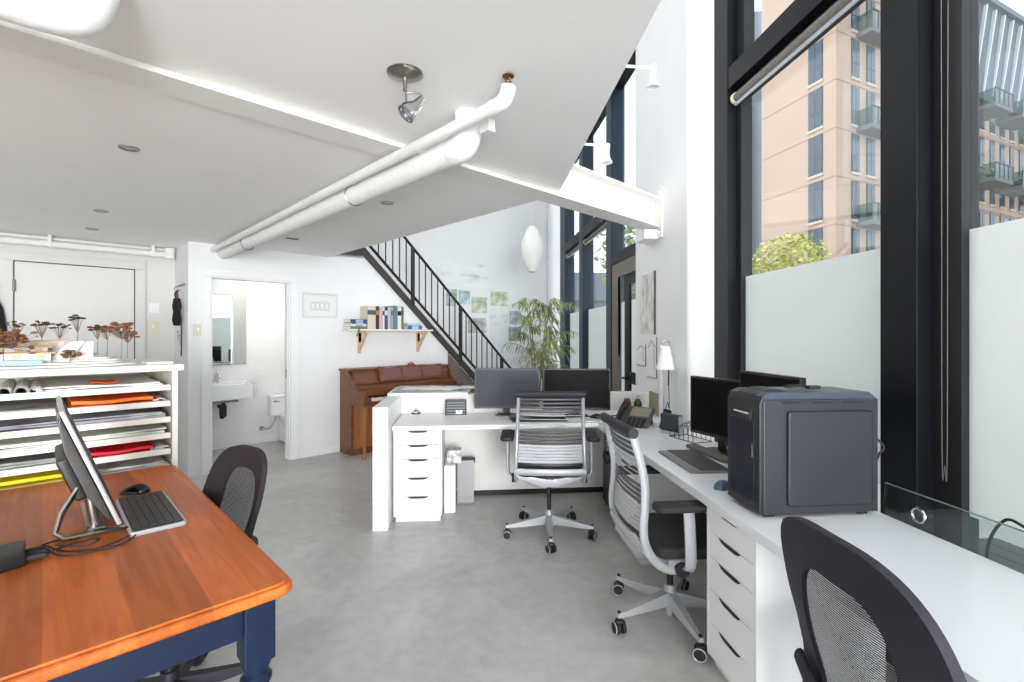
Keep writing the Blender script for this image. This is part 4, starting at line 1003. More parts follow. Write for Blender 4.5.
m = MB(); m.prism([(0.06, 0.0), (0.115, 0.0), (0.09, 0.10), (0.075, 0.10)], 'x', -0.08, 0.08, 0.003); m.build('phone_stand', M['sash'], tp)
cd = MB(); n = 150; P0 = px(606, 431, DZ)+Vector((0.0, 0, 0.004)); pts = []
base_pts = smoothpath([(P0.x+0.10, P0.y+0.08, DZ+0.012), (P0.x+0.02, P0.y+0.0, DZ+0.012), (P0.x-0.01, P0.y-0.03, DZ-0.03), (P0.x-0.012, P0.y-0.035, DZ-0.11), (P0.x-0.02, P0.y-0.035, DZ-0.18), (P0.x+0.005, P0.y-0.035, DZ-0.215), (P0.x+0.03, P0.y-0.035, DZ-0.18), (P0.x+0.012, P0.y-0.03, DZ-0.10)], 30)
for i, q in enumerate(base_pts): pts.append(q + Vector((0.007*math.cos(i*0.9), 0.003*math.sin(i*.9), 0.007*math.sin(i*0.9))))
cd.tube(pts, 0.004, 6); tag(cd.build('handset_cord', M['black']), 'black coiled telephone cord dangling over the desk edge', 'cord')

# corner clutter: bottles, card rack, notebook, wire file rack, lamp
def px_n(x, n, z):
    t = (x-CX)/F; Y = n/(cw*t+sw); return Vector((t*Y, Y, z))
m = MB(); m.lathe([(0, 0), (0.034, 0), (0.035, 0.09), (0.026, 0.105), (0.026, 0.12), (0, 0.12)], seg=18); tag(place(m.build('jar', mat('red_brown_jar', (128, 66, 42), 0.4)), wp(1.40, 4.17, DZ)), 'red brown jar behind the telephone', 'jar')
bo = thing('green_bottle', 'green bottle with a pale cap behind the telephone', 'bottle', wp(1.49, 4.15, DZ))
m = MB(); m.lathe([(0, 0), (0.034, 0), (0.035, 0.085), (0.018, 0.115), (0.014, 0.12), (0, 0.12)], seg=18); m.build('bottle_body', mat('dark_green_glass', (28, 78, 48), 0.25), bo)
m = MB(); m.lathe([(0, 0.12), (0.014, 0.12), (0.014, 0.15), (0, 0.15)], seg=12); m.build('bottle_cap', mat('pale_blue_cap', (170, 190, 200), 0.5), bo)
m = MB(); m.box((-0.006, -0.12, 0), (0.006, 0.10, 0.19), 0.002); tag(place(m.build('folder_divider', mat('taupe_board', (150, 138, 120), 0.6)), wp(1.585, 4.02, DZ), AW), 'thin taupe board standing against the column foot', 'board')
hb = MB(); hb.prism([(-0.03, 0), (0.02, 0), (0.05, 0.12), (0.03, 0.135)], 'x', -0.008, 0.05, 0.003); tag(place(hb.build('picture_stand', M['sash']), px_n(662, 1.42, DZ), AW+R(-60)), 'dark leaning card holder at the foot of the clamp lamp', 'card holder')
nb = thing('desk_organizer', 'dark notebook box standing beside the wire file rack', 'organizer', px_n(672, 1.40, DZ), AW + R(-62))
m = MB(); m.box((-0.075, -0.03, 0.02), (0.075, 0.018, 0.135), 0.004); m.build('notebook', mat('slate_notebook', (52, 54, 66), 0.6), nb)
m = MB(); m.box((0.075, -0.028, 0.02), (0.079, 0.016, 0.13)); m.box((-0.08, -0.035, 0), (0.082, 0.022, 0.02), 0.003); m.build('pale_edge', M['silver'], nb)
wr = thing('wire_file_rack', 'low black wire file rack beside the squarish monitor', 'file rack', px_n(690, 1.44, DZ), AW + R(-75))
m = MB()
for i in range(6):
    x = -0.11+0.044*i; h_ = 0.07 + 0.022*i
    m.tube([(x, -0.07, 0.006), (x, -0.07, h_*0.6), (x, 0.0, h_), (x, 0.07, h_), (x, 0.07, 0.006)], 0.0022, 6)
for y in (-0.07, 0.07): m.tube([(-0.12, y, 0.006), (0.12, y, 0.006)], 0.0028, 6)
m.tube([(-0.12, -0.07, 0.006), (-0.12, 0.07, 0.006)], 0.0028, 6); m.tube([(0.12, -0.07, 0.006), (0.12, 0.07, 0.006)], 0.0028, 6)
m.build('wire_frame', M['black'], wr)
lp = thing('desk_lamp', 'white clamp lamp with a conical shade beside the column', 'lamp', px_n(661, 1.52, DZ))
LY = lp.location.y; sc_ = LY/F
m = MB(); m.cyl((0, 0, 0.0), (0, 0, 0.03), 0.03, 0.026, 20); m.build('lamp_foot', M['trim'], lp)
ph = (405-331)*sc_+0.02
m = MB(); m.cyl((0, 0, 0.03), (0, 0, ph), 0.018, 0.014, 16); m.build('lamp_pole', mat('pale_lamp_metal', (214, 214, 214), 0.4), lp)
m = MB(); m.tube(smoothpath([(0, 0, ph-0.01), (0.0, -0.005, ph+0.01), (0.035, -0.01, ph+0.035), (0.065, -0.012, ph+0.015), (0.06, -0.012, ph-0.03)], 5), 0.006, 8); m.build('lamp_arm', M['nickel'], lp)
m = MB(); zt = ph-0.01; m.lathe([(0.026, zt), (0.034, zt-0.004), (0.074, zt-0.185), (0.072, zt-0.185), (0.032, zt-0.01), (0.0, zt-0.006)], (0.03, -0.012, 0), 28); m.build('lamp_shade', M['trim'], lp)
m = MB(); m.box((0.05, -0.02, ph-0.32), (0.06, -0.012, ph-0.16), 0.002); m.build('lamp_strap', M['sash'], lp)
m = MB(); m.tube(smoothpath([(0.055, -0.016, ph-0.31), (0.06, -0.016, ph-0.5), (0.05, 0.0, 0.15), (0.03, 0.02, 0.01)], 5), 0.003, 6); m.build('lamp_flex', M['sash'], lp)

# table things: tilted screen on a looped stand, keyboard, mouse, black box, leads
ts = thing('display_screen', 'silver edged screen leaning back on a looped metal stand on the orange table', 'monitor', gp(0.185, 2.02, TZ+0.004), AG)
tilt = Matrix.Translation((0, 0, 0.035)) @ Matrix.Rotation(R(-20), 4, 'Y')
m = MB(); m.box((-0.010, 0, 0), (0.004, 0.53, 0.408), 0.004, mtx=tilt); m.build('silver_frame', M['alu'], ts)
m = MB(); m.box((0.0035, 0.012, 0.015), (0.0055, 0.518, 0.396), mtx=tilt); m.build('screen', M['screen2'], ts, smooth=False)
m = MB(); m.prism([(0.0, 0.02), (0.0, 0.39), (-0.012, 0.375), (-0.03, 0.28), (-0.03, 0.12), (-0.012, 0.03)], 'y', 0.012, 0.518, 0.004, mtx=tilt @ Matrix.Translation((-0.012, 0, 0))); m.build('rear_shell', mat('graphite_shell', (62, 60, 58), 0.35, 0.3), ts)
m = MB(); m.box((-0.075, 0.10, 0.10), (-0.04, 0.42, 0.25), 0.01, mtx=tilt); m.build('hinge_block', M['black'], ts)
for y in (0.06,):
    m = MB(); m.tube([(0.05, y, 0.008), (-0.06, y, 0.008), (-0.135, y, 0.010), (-0.155, y+0.005, 0.03), (-0.14, y+0.02, 0.085), (-0.10, y+0.05, 0.15), (-0.105, y+0.06, 0.20)], 1.0, 8, flat=(0.013, 0.007)); m.build('stand_loop', M['nickel'], ts)
m = MB(); m.cyl((-0.055, 0.16, 0.006), (-0.075, 0.16, 0.15), 0.016, seg=14); m.build('stand_column', M['nickel'], ts)
m = MB(); m.box((-0.10, 0.05, 0.0), (0.05, 0.07, 0.01), 0.003); m.box((-0.08, 0.10, 0), (-0.03, 0.46, 0.01), 0.003); m.build('stand_foot', M['nickel'], ts)
k3 = keyboard('silver edged black keyboard on the orange table before the leaning screen', 0.45, 0.155, 'silver', 'black', h=0.016)
place(k3, gp(0.28, 2.19, TZ+0.004), AG + R(90))
m = MB(); m.prism(rrect(-0.218, -0.07, 0.218, 0.07, 0.01), 'z', 0.0155, 0.0168); m.build('black_deck', M['black'], k3, smooth=False)
mouse('black mouse on the orange table beyond the keyboard', mat('glossy_black', (18, 18, 20), 0.2), gp(0.275, 2.52, TZ+0.004), AG + R(60))
bx = thing('docking_box', 'black box with plugs at the edge of the orange table', 'power supply', gp(-0.035, 2.03, TZ+0.004), AG)
m = MB(); m.prism([(0, 0.02), (0, -0.10), (-0.10, -0.13), (-0.30, -0.13), (-0.30, 0.02)], 'z', 0, 0.042, 0.006); m.build('box_body', M['black'], bx)
for y in (-0.015, -0.045, -0.075):
    m = MB(); m.box((0.0, y-0.01, 0.008), (0.045, y+0.006, 0.022), 0.003); m.build('plug', M['softblack'], bx)
cbt = MB(); Zc = TZ+0.009
def loopy(pts): cbt.tube(smoothpath([(gp(b_, p_)[0], gp(b_, p_)[1], Zc+z_) for b_, p_, z_ in pts], 6), 0.0026, 7)
loopy([(0.01, 2.04, 0.006), (0.05, 1.97, 0.0), (0.12, 1.93, 0.0), (0.19, 1.96, 0.003), (0.215, 2.02, 0.0), (0.19, 2.06, 0.006), (0.12, 2.07, 0.012)])
loopy([(0.01, 2.01, 0.006), (0.04, 1.93, 0.003), (0.10, 1.90, 0.003), (0.18, 1.92, 0.0), (0.22, 1.98, 0.004), (0.20, 2.05, 0.010)])
loopy([(0.01, 1.97, 0.006), (0.05, 2.0, 0.006), (0.10, 2.02, 0.003), (0.13, 1.99, 0.008), (0.10, 1.96, 0.006), (0.05, 1.985, 0.012), (0.03, 2.03, 0.006)])
loopy([(0.0, 2.05, 0.008), (0.03, 2.09, 0.0), (0.09, 2.10, 0.0), (0.11, 2.10, 0.02)])
tag(cbt.build('power_leads', M['softblack']), 'tangle of thin black leads on the orange table', 'cable')
# black cable arching behind the glass strip
m = MB(); A0 = px(1003, 556, 0.72)
m.tube(smoothpath([(1.66, 1.42, 0.55), (1.655, 1.405, 0.74), (1.65, 1.36, 0.835), (1.645, 1.315, 0.85), (1.64, 1.26, 0.81), (1.64, 1.21, 0.62)], 6), 0.0045, 8)
tag(win(m.build('cable_loop', M['softblack'])), 'black cable arching behind the clear glass strip', 'cable')
# ================================================================== WALLS AND CEILING THINGS
# shelf with brackets and books
S0, S1, SZ = 2.61, 3.79, 1.487
sh = thing('wall_shelf', 'pale wooden wall shelf on birch brackets above the piano', 'shelf', gp(0, 0), AG)
m = MB(); m.box((S0, WALLP-0.25, SZ-0.02), (S1, WALLP, SZ), 0.002); m.build('shelf_board', M['cream'], sh)
for bx in (bq(362, WALLP-0.1), bq(421, WALLP-0.1)):
    m = MB(); m.box((bx-0.012, WALLP-0.03, SZ-0.30), (bx+0.028, WALLP, SZ-0.02), 0.002); m.box((bx-0.012, WALLP-0.22, SZ-0.05), (bx+0.028, WALLP-0.03, SZ-0.02), 0.002)
    m.prism([(WALLP-0.03, SZ-0.26), (WALLP-0.03, SZ-0.21), (WALLP-0.18, SZ-0.05), (WALLP-0.21, SZ-0.05)], 'x', bx-0.006, bx+0.022); m.build('bracket', M['shelfwood'], sh)
def book(label, th, h_, d_, rgb, loc, flat=False, rot=AG, band=None, group='books on the wall shelf'):
    r = thing('book', label, 'book', loc, rot, group)
    cv = mat('cover_%d_%d_%d' % rgb, rgb, 0.55)
    def B(m, a, b_, bev=0.0):
        if flat: m.box((a[1], a[2]-0, a[0]), (b_[1], b_[2], b_[0]), bev)
        else: m.box(a, b_, bev)
    if not flat:
        m = MB(); m.box((0, 0, 0), (0.003, d_, h_)); m.box((th-0.003, 0, 0), (th, d_, h_)); m.box((0, 0, 0), (th, 0.003, h_)); m.build('cover', cv, r)
        m = MB(); m.box((0.003, 0.003, 0.003), (th-0.003, d_-0.004, h_-0.004)); m.build('pages', M['paper'], r, smooth=False)
        if band: m = MB(); m.box((0.002, -0.0008, h_*0.62), (th-0.002, 0.001, h_*0.82)); m.build('spine_label', mat('band_%d_%d_%d' % band, band, 0.5), r, smooth=False)
    else:
        m = MB(); m.box((0, 0, 0), (h_, d_, 0.003)); m.box((0, 0, th-0.003), (h_, d_, th)); m.box((0, 0, 0), (h_, 0.003, th)); m.build('cover', cv, r)
        m = MB(); m.box((0.004, 0.003, 0.003), (h_-0.004, d_-0.004, th-0.003)); m.build('pages', M['paper'], r, smooth=False)
        if band: m = MB(); m.box((h_*0.3, -0.0008, 0.004), (h_*0.75, 0.001, th-0.004)); m.build('spine_label', mat('band_%d_%d_%d' % band, band, 0.5), r, smooth=False)
    return r
b = 2.85
for th, h_, rgb, band, lab in ((0.125, 0.285, (214, 206, 186), (84, 92, 110), 'thick cream box file, first of the upright row on the shelf'),
        (0.045, 0.285, (62, 44, 36), (180, 140, 90), 'dark brown upright book beside the cream box file'),
        (0.050, 0.28, (206, 176, 176), None, 'dusty pink upright book on the shelf'),
        (0.030, 0.278, (228, 226, 226), (70, 70, 90), 'slim white upright book right of the dusty pink one'),
        (0.045, 0.285, (74, 72, 116), (220, 218, 226), 'violet blue upright book with a pale band on the shelf'),
        (0.045, 0.28, (196, 196, 202), None, 'pale grey upright book right of the violet blue one'),
        (0.040, 0.285, (160, 160, 158), (110, 110, 108), 'mid grey upright book on the shelf'),
        (0.060, 0.30, (96, 124, 136), None, 'tall slate blue upright book on the shelf'),
        (0.062, 0.285, (226, 226, 206), (30, 32, 36), 'ivory upright book with a black patch'),
        (0.038, 0.295, (126, 122, 134), (70, 70, 84), 'grey violet upright book ending the upright row')):
    th *= 0.9; book(lab, th, h_, 0.19, rgb, gp(b, WALLP-0.215, SZ), band=band); b += th+0.0025
fb = [('dark grey flat book at the bottom of the pile on the shelf', 0.034, 0.22, (120, 118, 112), None, 2.625), ('white flat book second from the bottom of the pile on the shelf', 0.024, 0.20, (232, 232, 226), (150, 190, 176), 2.635), ('green grey flat book in the middle of the pile on the shelf', 0.020, 0.20, (96, 122, 124), (226, 226, 230), 2.64), ('purple and blue flat book topmost of the pile on the shelf', 0.036, 0.21, (66, 72, 118), (170, 196, 220), 2.63)]
z = SZ
for lab, th, L, rgb, band, b0 in fb:
    book(lab, th, L, 0.2, rgb, gp(b0, WALLP-0.225, z), True, AG, band); z += th+0.0005
z = SZ
for lab, th, L, rgb, band, b0 in (('bright blue flat book at the stair end of the shelf', 0.052, 0.225, (66, 102, 176), (170, 196, 230), 3.41), ('pale blue grey flat book on top of the bright blue one', 0.028, 0.20, (196, 208, 218), None, 3.42)):
    book(lab, th, L, 0.19, rgb, gp(b0, WALLP-0.22, z), True, AG, band); z += th+0.0005
m = MB(); m.tube(smoothpath([(2.72, WALLP-0.235, SZ+0.02), (2.72, WALLP-0.256, SZ+0.01), (2.715, WALLP-0.258, SZ-0.03), (2.695, WALLP-0.258, SZ-0.085)], 5), 1.0, 6, flat=(0.012, 0.002), up=(0, 1, 0)); tag(grid(m.build('bookmark_ribbon', mat('grey_ribbon', (110, 108, 108), 0.7))), 'grey ribbon hanging over the open end of the shelf', 'ribbon')

# framed drawing by the doorway
fr = thing('framed_drawing', 'small white framed pencil drawing right of the washroom doorway', 'picture', gp(2.15, WALLP, 1.62), AG)
m = MB()
for a, c_ in (((0, -0.02, 0), (0.415, -0.002, 0.018)), ((0, -0.02, 0.272), (0.415, -0.002, 0.29)), ((0, -0.02, 0.018), (0.018, -0.002, 0.272)), ((0.397, -0.02, 0.018), (0.415, -0.002, 0.272))): m.box(a, c_, 0.002)
m.build('frame', mat('pale_grey_frame', (224, 224, 224), 0.4), fr)
m = MB(); m.box((0.018, -0.008, 0.018), (0.397, -0.004, 0.272)); m.build('mount', mat('off_white_mount', (232, 232, 230), 0.7), fr, smooth=False)
m = MB()
for i in range(4):
    x = 0.12 + 0.055*i; m.tube([(x+0.028*math.cos(2*math.pi*k/16), -0.009, 0.135+0.04*math.sin(2*math.pi*k/16)) for k in range(16)], 0.0035, 5, closed=True)
m.tube([(0.09, -0.009, 0.09), (0.33, -0.009, 0.085)], 0.003, 5); m.tube([(0.10, -0.009, 0.17), (0.27, -0.009, 0.20), (0.34, -0.009, 0.16)], 0.003, 5); m.build('sketch_lines', mat('pencil_grey', (198, 198, 200), 0.8), fr)

def plate(label, o, size, nrm='p', m_='beige', toggle=True, cat='switch'):
    """wall plate on a grid wall facing -p; o=(b,p,z)"""
    r = thing('light_switch' if cat == 'switch' else 'intercom' if cat == 'intercom' else 'wall_outlet', label, cat, gp(*o), AG)
    w_, h_ = size; m = MB(); m.box((-w_/2, -0.008, -h_/2), (w_/2, 0, h_/2), 0.003); m.build('cover_plate', M[m_], r)
    m = MB(); m.box((-w_*0.12, -0.016, -h_*0.1), (w_*0.12, -0.006, h_*0.16), 0.002); m.build('toggle' if toggle else 'socket', M['trim'], r)
    return r
plate('ivory light switch left of the washroom doorway', (bq(200, WALLP)-0.018, WALLP, gz(200, 330, WALLP)), (0.085, 0.12))
plate('ivory light switch right of the entry door', (bq(153, HALLP), HALLP, gz(153, 327, HALLP)), (0.10, 0.13))
plate('small white thermostat plate above the ivory switch by the entry door', (bq(154, HALLP), HALLP, gz(154, 308, HALLP)), (0.09, 0.10), m_='trim', cat='switch')
plate('white outlet plate on the wall between bookshelf and piano', (bq(424, WALLP)+0.1, WALLP, gz(424, 352, WALLP)), (0.07, 0.115), m_='trim', toggle=False, cat='outlet')
plate('white outlet plate on the washroom wall beyond the sink', (bq(259, BATHP), BATHP, gz(259, 370, BATHP)), (0.08, 0.12), m_='trim', toggle=False, cat='outlet')

# hook rail with brush on the return wall (its face looks toward -b)
RB = 1.041
hk = thing('hook_rail', 'nickel hook rail on the short return wall beside the entry', 'hook', gp(RB, 5.95, 1.93), AG)
m = MB(); m.box((-0.008, -0.13, -0.012), (0, 0.12, 0.012), 0.002); m.build('rail_plate', M['nickel'], hk)
for y in (-0.09, 0.0, 0.09):
    m = MB(); m.tube(smoothpath([(-0.006, y, 0), (-0.04, y, -0.01), (-0.055, y, -0.035), (-0.05, y, -0.06), (-0.035, y, -0.065)], 4), 0.004, 8); m.build('hook', M['nickel'], hk)
br = thing('dust_brush', 'black bristle brush hanging from the hook rail', 'brush', gp(RB-0.05, 5.95, 1.868), AG)
m = MB(); m.cyl((0, 0, 0), (0, 0, -0.07), 0.012, 0.016, 12); m.build('brush_handle', mat('brush_wood', (120, 80, 50), 0.6), br)
m = MB(); m.lathe([(0.0, -0.36), (0.03, -0.355), (0.043, -0.30), (0.033, -0.22), (0.042, -0.16), (0.030, -0.08), (0.0, -0.07)], seg=18); m.build('bristles', mat('black_bristle', (24, 24, 26), 0.95, noise=0.4, nscale=120, bump=0.8), br)
m = MB(); m.tube(smoothpath([(-0.05, 5.86, 1.87), (-0.085, 5.855, 1.82), (-0.05, 5.85, 1.72), (-0.03, 5.85, 1.56), (-0.03, 5.85, 1.2)], 5), 0.006, 8)
o = m.build('hanging_strap', M['softblack']); o.location = gp(RB, 0); grid(o); tag(o, 'black strap hanging next to the bristle brush', 'strap')
for i, (p_, z_, lab) in enumerate(((6.10, 1.42, 'key bunch hanging low on the return wall nearest the corner'), (6.0, 1.38, 'middle key bunch hanging low on the return wall'), (5.90, 1.41, 'key bunch hanging low on the return wall beside the strap'))):
    k = thing('keys', lab, 'keys', gp(RB-0.008, p_, z_), AG, 'keys on the return wall')
    m = MB(); m.cyl((0, 0, 0.03), (-0.02, 0, 0.03), 0.004, seg=8); m.build('peg', M['nickel'], k)
    m = MB(); m.tube([(-0.01, 0.014*math.cos(2*math.pi*q/14), 0.012+0.014*math.sin(2*math.pi*q/14)) for q in range(14)], 0.0015, 5, closed=True); m.box((-0.012, -0.009, -0.07), (-0.009, 0.008, 0.0), 0.001); m.box((-0.008, 0.0, -0.055), (-0.006, 0.014, 0.0), 0.001); m.build('key_blades', M['nickel'], k)
# coat by the entry door
ct = MB()
def coat(u, v):
    a = u*2*math.pi; wv = 0.10 + 0.09*v - 0.03*math.exp(-((v-0.1)/0.08)**2)
    return (wv*math.cos(a)*(1+0.06*math.sin(5*a)), 0.05*math.sin(a)*(1+0.1*math.cos(4*a)) - 0.06, -v*0.95 + 0.02*math.sin(3*a)*v)
ct.surf(coat, 40, 14)
tag(grid(ct.build('coat', mat('navy_black_cloth', (28, 28, 36), 0.9, noise=0.2, nscale=14, bump=0.2))), 'dark coat hanging beside the entry door at the edge of the picture', 'coat').location = gp(-0.37, HALLP-0.02, 1.86)
m = MB(); m.cyl((0, 0, 0), (0, -0.07, 0.0), 0.008, seg=10); m.box((-0.03, -0.008, -0.03), (0.03, 0, 0.03), 0.003); tag(grid(m.build('coat_hook', M['nickel'])), 'nickel coat hook carrying the dark coat', 'hook').location = gp(-0.37, HALLP, 1.84)

# pipes along the entry ceiling
hp = thing('ceiling_pipe', 'white pipes running along the ceiling over the entry door', 'pipe', gp(0, 0), AG)
m = MB(); m.tube([(-1.5, HALLP-0.10, 2.262), (-0.36, HALLP-0.10, 2.262)], 0.042, 16); m.tube([(-0.38, HALLP-0.10, 2.262), (1.0, HALLP-0.10, 2.262)], 0.030, 16); m.build('main_pipe', M['lag'], hp)
m = MB(); m.tube([(-0.45, HALLP-0.06, 2.318), (1.035, HALLP-0.06, 2.318)], 0.014, 10); m.build('thin_pipe', M['pipe'], hp)
m = MB(); m.tube(smoothpath([(-0.5, HALLP-0.10, 2.262), (-0.40, HALLP-0.11, 2.285), (-0.32, HALLP-0.10, 2.265)], 6), [0.045]*6+[0.055]*5+[0.045]*2, 16); m.build('pipe_fitting', M['lag'], hp)
for b0 in (0.05, 0.83):
    m = MB(); m.box((b0-0.015, HALLP-0.13, 2.235), (b0+0.015, HALLP-0.035, 2.345), 0.004); m.build('clamp', M['pipe'], hp)
m = MB(); m.cyl((0.975, HALLP-0.10, 2.225), (0.975, HALLP-0.10, 2.335), 0.045, seg=18); m.build('end_elbow', M['lag'], hp)
# sprinkler pipe
sp = thing('sprinkler_pipe', 'thin white sprinkler pipe crossing under the beam to a bronze head', 'pipe', gp(0, 0), AG)
SB = 1.25; zp = 2.292
m = MB(); m.tube([(SB, WALLP+0.01, zp-0.01), (SB, 1.39, zp)], 0.0255, 16); m.build('pipe_run', M['pipe'], sp)
m = MB(); m.tube(smoothpath([(SB, 1.41, zp), (SB, 1.37, zp), (SB, 1.335, zp+0.006), (SB, 1.315, zp+0.03), (SB, 1.31, zp+0.052)], 5), 0.029, 16); m.build('elbow', M['pipe'], sp)
m = MB(); m.cyl((SB, 1.31, zp+0.05), (SB, 1.31, zp+0.064), 0.013, seg=6); m.tube([(SB-0.012, 1.31, zp+0.062), (SB-0.014, 1.31, zp+0.075), (SB-0.004, 1.31, zp+0.087)], 0.003, 6); m.tube([(SB+0.012, 1.31, zp+0.062), (SB+0.014, 1.31, zp+0.075), (SB+0.004, 1.31, zp+0.087)], 0.003, 6); m.lathe([(0, zp+0.085), (0.022, zp+0.087), (0.022, zp+0.09), (0, zp+0.092)], (SB, 1.31, 0), 16); m.build('sprinkler_head', M['bronze'], sp)
# big lagged pipe
bp = thing('lagged_pipe', 'thick white lagged pipe turning up into the ceiling beside the sprinkler pipe', 'pipe', gp(0, 0), AG)
BB = 1.345; zq = 2.248
m = MB(); m.tube([(BB, WALLP+0.01, zq+0.012), (BB, 1.80, zq)], 0.056, 24); m.build('pipe_run', M['lag'], bp)
m = MB(); m.tube(smoothpath([(BB, 1.83, zq), (BB, 1.76, zq), (BB, 1.705, zq+0.008), (BB, 1.675, zq+0.04), (BB, 1.668, zq+0.10), (BB, 1.668, CEILN+0.01)], 6), [0.058]*6+[0.062]*6+[0.062]*12+[0.058]*7, 24); m.build('elbow', M['lag'], bp)
m = MB()
for p_ in (2.75, 4.85):
    m.tube(arc((BB, p_, zq+0.004), 0.0585, 0, 360, 24, 0, 2), 0.004, 6); m.tube([(BB-0.02, p_, zq+0.055), (BB-0.02, p_, CEIL)], 0.003, 6); m.tube([(BB-0.05, p_, CEIL-0.004), (BB+0.03, p_, CEIL-0.004)], 0.004, 6)
m.build('hanger', M['nickel'], bp)
m = MB(); m.tube([(BB+0.02, 1.56, CEILN), (BB+0.02, 1.56, CEILN-0.07)], 0.004, 8); m.box((BB-0.0, 1.53, CEILN-0.11), (BB+0.04, 1.59, CEILN-0.06), 0.004); m.build('pipe_bracket', M['pipe'], bp)
# lagged pipe at the top corner
up = thing('lagged_pipe', 'thick white lagged pipe elbow at the top corner above the table', 'pipe', gp(0, 0), AG)
m = MB(); m.tube(smoothpath([(-2.2, 1.715, 2.262), (-1.0, 1.715, 2.262), (-0.1, 1.715, 2.262)], 4), 0.064, 24); m.build('pipe_run', M['lag'], up)
m = MB(); m.tube(smoothpath([(-0.18, 1.715, 2.262), (-0.01, 1.715, 2.262), (0.06, 1.715, 2.28), (0.085, 1.715, 2.35), (0.085, 1.715, CEILN+0.01)], 6), 0.072, 24); m.build('elbow', M['lag'], up)

# ceiling spot and downlights
cs = thing('ceiling_spotlight', 'nickel spotlight hanging from a round ceiling plate near the sprinkler', 'spotlight', ((405-CX)/F*1.80, 1.80, CEILN))
m = MB(); m.lathe([(0, 0), (0.066, 0), (0.066, -0.003), (0.055, -0.010), (0.015, -0.018), (0, -0.018)], seg=32); m.build('ceiling_plate', M['nickel'], cs)
m = MB(); m.cyl((0, 0, -0.015), (0, 0, -0.065), 0.008, seg=12); m.cyl((0.004, 0, -0.06), (0.004, 0, -0.135), 0.004, seg=10); m.build('stem', M['nickel'], cs)
hm = Matrix.Translation((0.03, -0.01, -0.135)) @ Matrix.Rotation(R(38), 4, 'Y') @ Matrix.Rotation(R(-20), 4, 'X')
m = MB(); m.lathe([(0, 0.055), (0.016, 0.055), (0.018, 0.02), (0.030, -0.005), (0.036, -0.02), (0.036, -0.038), (0.032, -0.038), (0.030, -0.02), (0.0, -0.012)], seg=24, mtx=hm); m.build('spot_head', M['chrome'], cs)
m = MB(); m.tube(smoothpath([(0.006, 0, -0.075), (0.04, 0, -0.072), (0.065, 0, -0.09), (0.062, 0, -0.125), (0.05, 0, -0.14)], 5), 0.0035, 8); m.build('yoke', M['nickel'], cs)
m = MB(); m.lathe([(0, -0.020), (0.028, -0.022), (0, -0.024)], seg=18, mtx=hm); m.build('lens', M['silver'], cs)
for x, y, lab in ((129, 148, 'recessed downlight nearest the beam above the table'), (101, 211, 'recessed downlight above the plan cabinet'), (92, 229, 'recessed downlight in front of the entry door'), (387, 203, 'recessed downlight beyond the lagged pipe near the stair')):
    Y = (CEIL-H)*F/(CY-y)
    d = thing('ceiling_downlight', lab, 'downlight', ((x-CX)/F*Y, Y, CEIL), 0, 'recessed ceiling downlights')
    m = MB(); m.lathe([(0.030, 0.0), (0.030, -0.003), (0.043, -0.004), (0.045, 0.0)], seg=28); m.build('trim_ring', M['nickel'], d)
    m = MB(); m.lathe([(0.030, 0.0), (0.027, -0.001), (0.0, -0.001)], seg=24); m.build('lens', M['silver'], d)
Y = (CEIL-H)*F/(CY-238)
d = thing('ceiling_vent', 'small white ceiling vent above the doorway wall', 'vent', ((292-CX)/F*Y, Y, CEIL), AG)
m = MB(); m.box((-0.07, -0.05, -0.006), (0.07, 0.05, 0), 0.002); m.build('vent_plate', M['trim'], d)
m = MB()
for i in range(4): m.box((-0.055, -0.035+0.02*i, -0.008), (0.055, -0.029+0.02*i, -0.005))
m.build('louvre', M['sash'], d)
# arm spots in the double height space
def armspot(label, xh, yh, Y, xa, ya, pole_to):
    X = (xh-CX)/F*Y; Z = H + (CY-yh)*Y/F
    r = thing('arm_spotlight', label, 'spotlight', (X, Y, Z), 0, None)
    ax = (xa-CX)/F*Y - X; az = (CY-ya)*Y/F - (CY-yh)*Y/F
    L = 0.62/abs(ax)
    m = MB(); m.cyl((0.02, 0, 0.0), (ax*L, 0.0, az*L*0.4), 0.009, seg=10); m.cyl((0, -0.018, 0), (0, 0.018, 0), 0.016, seg=12); m.build('arm', M['trim'], r)
    m = MB(); m.lathe([(0, -0.01), (0.018, -0.012), (0.018, -0.075), (0.040, -0.12), (0.036, -0.122), (0.0, -0.10)], seg=20); m.build('spot_head', M['trim'], r)
    m = MB(); m.cyl((ax*L, 0, az*L*0.4+0.05), (ax*L, 0, pole_to - Z), 0.012, seg=10); m.build('post', M['trim'], r)
    return r
armspot('white spotlight on a thin arm in front of the column top', 653, 68, 3.05, 628, 64, 2.586)
armspot('white spotlight on a thin arm above the beam by the upper windows', 607, 146, 3.45, 585, 142, 2.58)
# pendant lamp
pd_loc = Vector(((532-CX)/F*7.0, 7.0, H + (CY-249)*7.0/F))
pd = thing('pendant_lamp', 'white elongated bubble pendant lamp in front of the picture wall', 'pendant', pd_loc)
hh = 0.325; rr = 0.158
prof = [(0.045, -hh)] + [(0.045 + (rr-0.045)*math.cos(math.pi/2*t)**0.85, hh*t) for t in [(-1+2*i/18) for i in range(1, 18)]] + [(0.045, hh)]
m = MB(); m.lathe(prof, seg=36); m.build('lamp_shade', mat('matt_white_shade', (238, 238, 234), 0.75), pd)
m = MB(); m.lathe([(0, -hh), (0.046, -hh), (0.044, -hh-0.01), (0, -hh-0.01)], seg=20); m.lathe([(0, hh+0.02), (0.046, hh), (0, hh)], seg=20); m.build('end_cap', M['silver'], pd)
m = MB(); m.cyl((0, 0, hh), (0, 0, TOP-pd_loc.z-0.02), 0.004, seg=8); m.build('cord', M['trim'], pd)
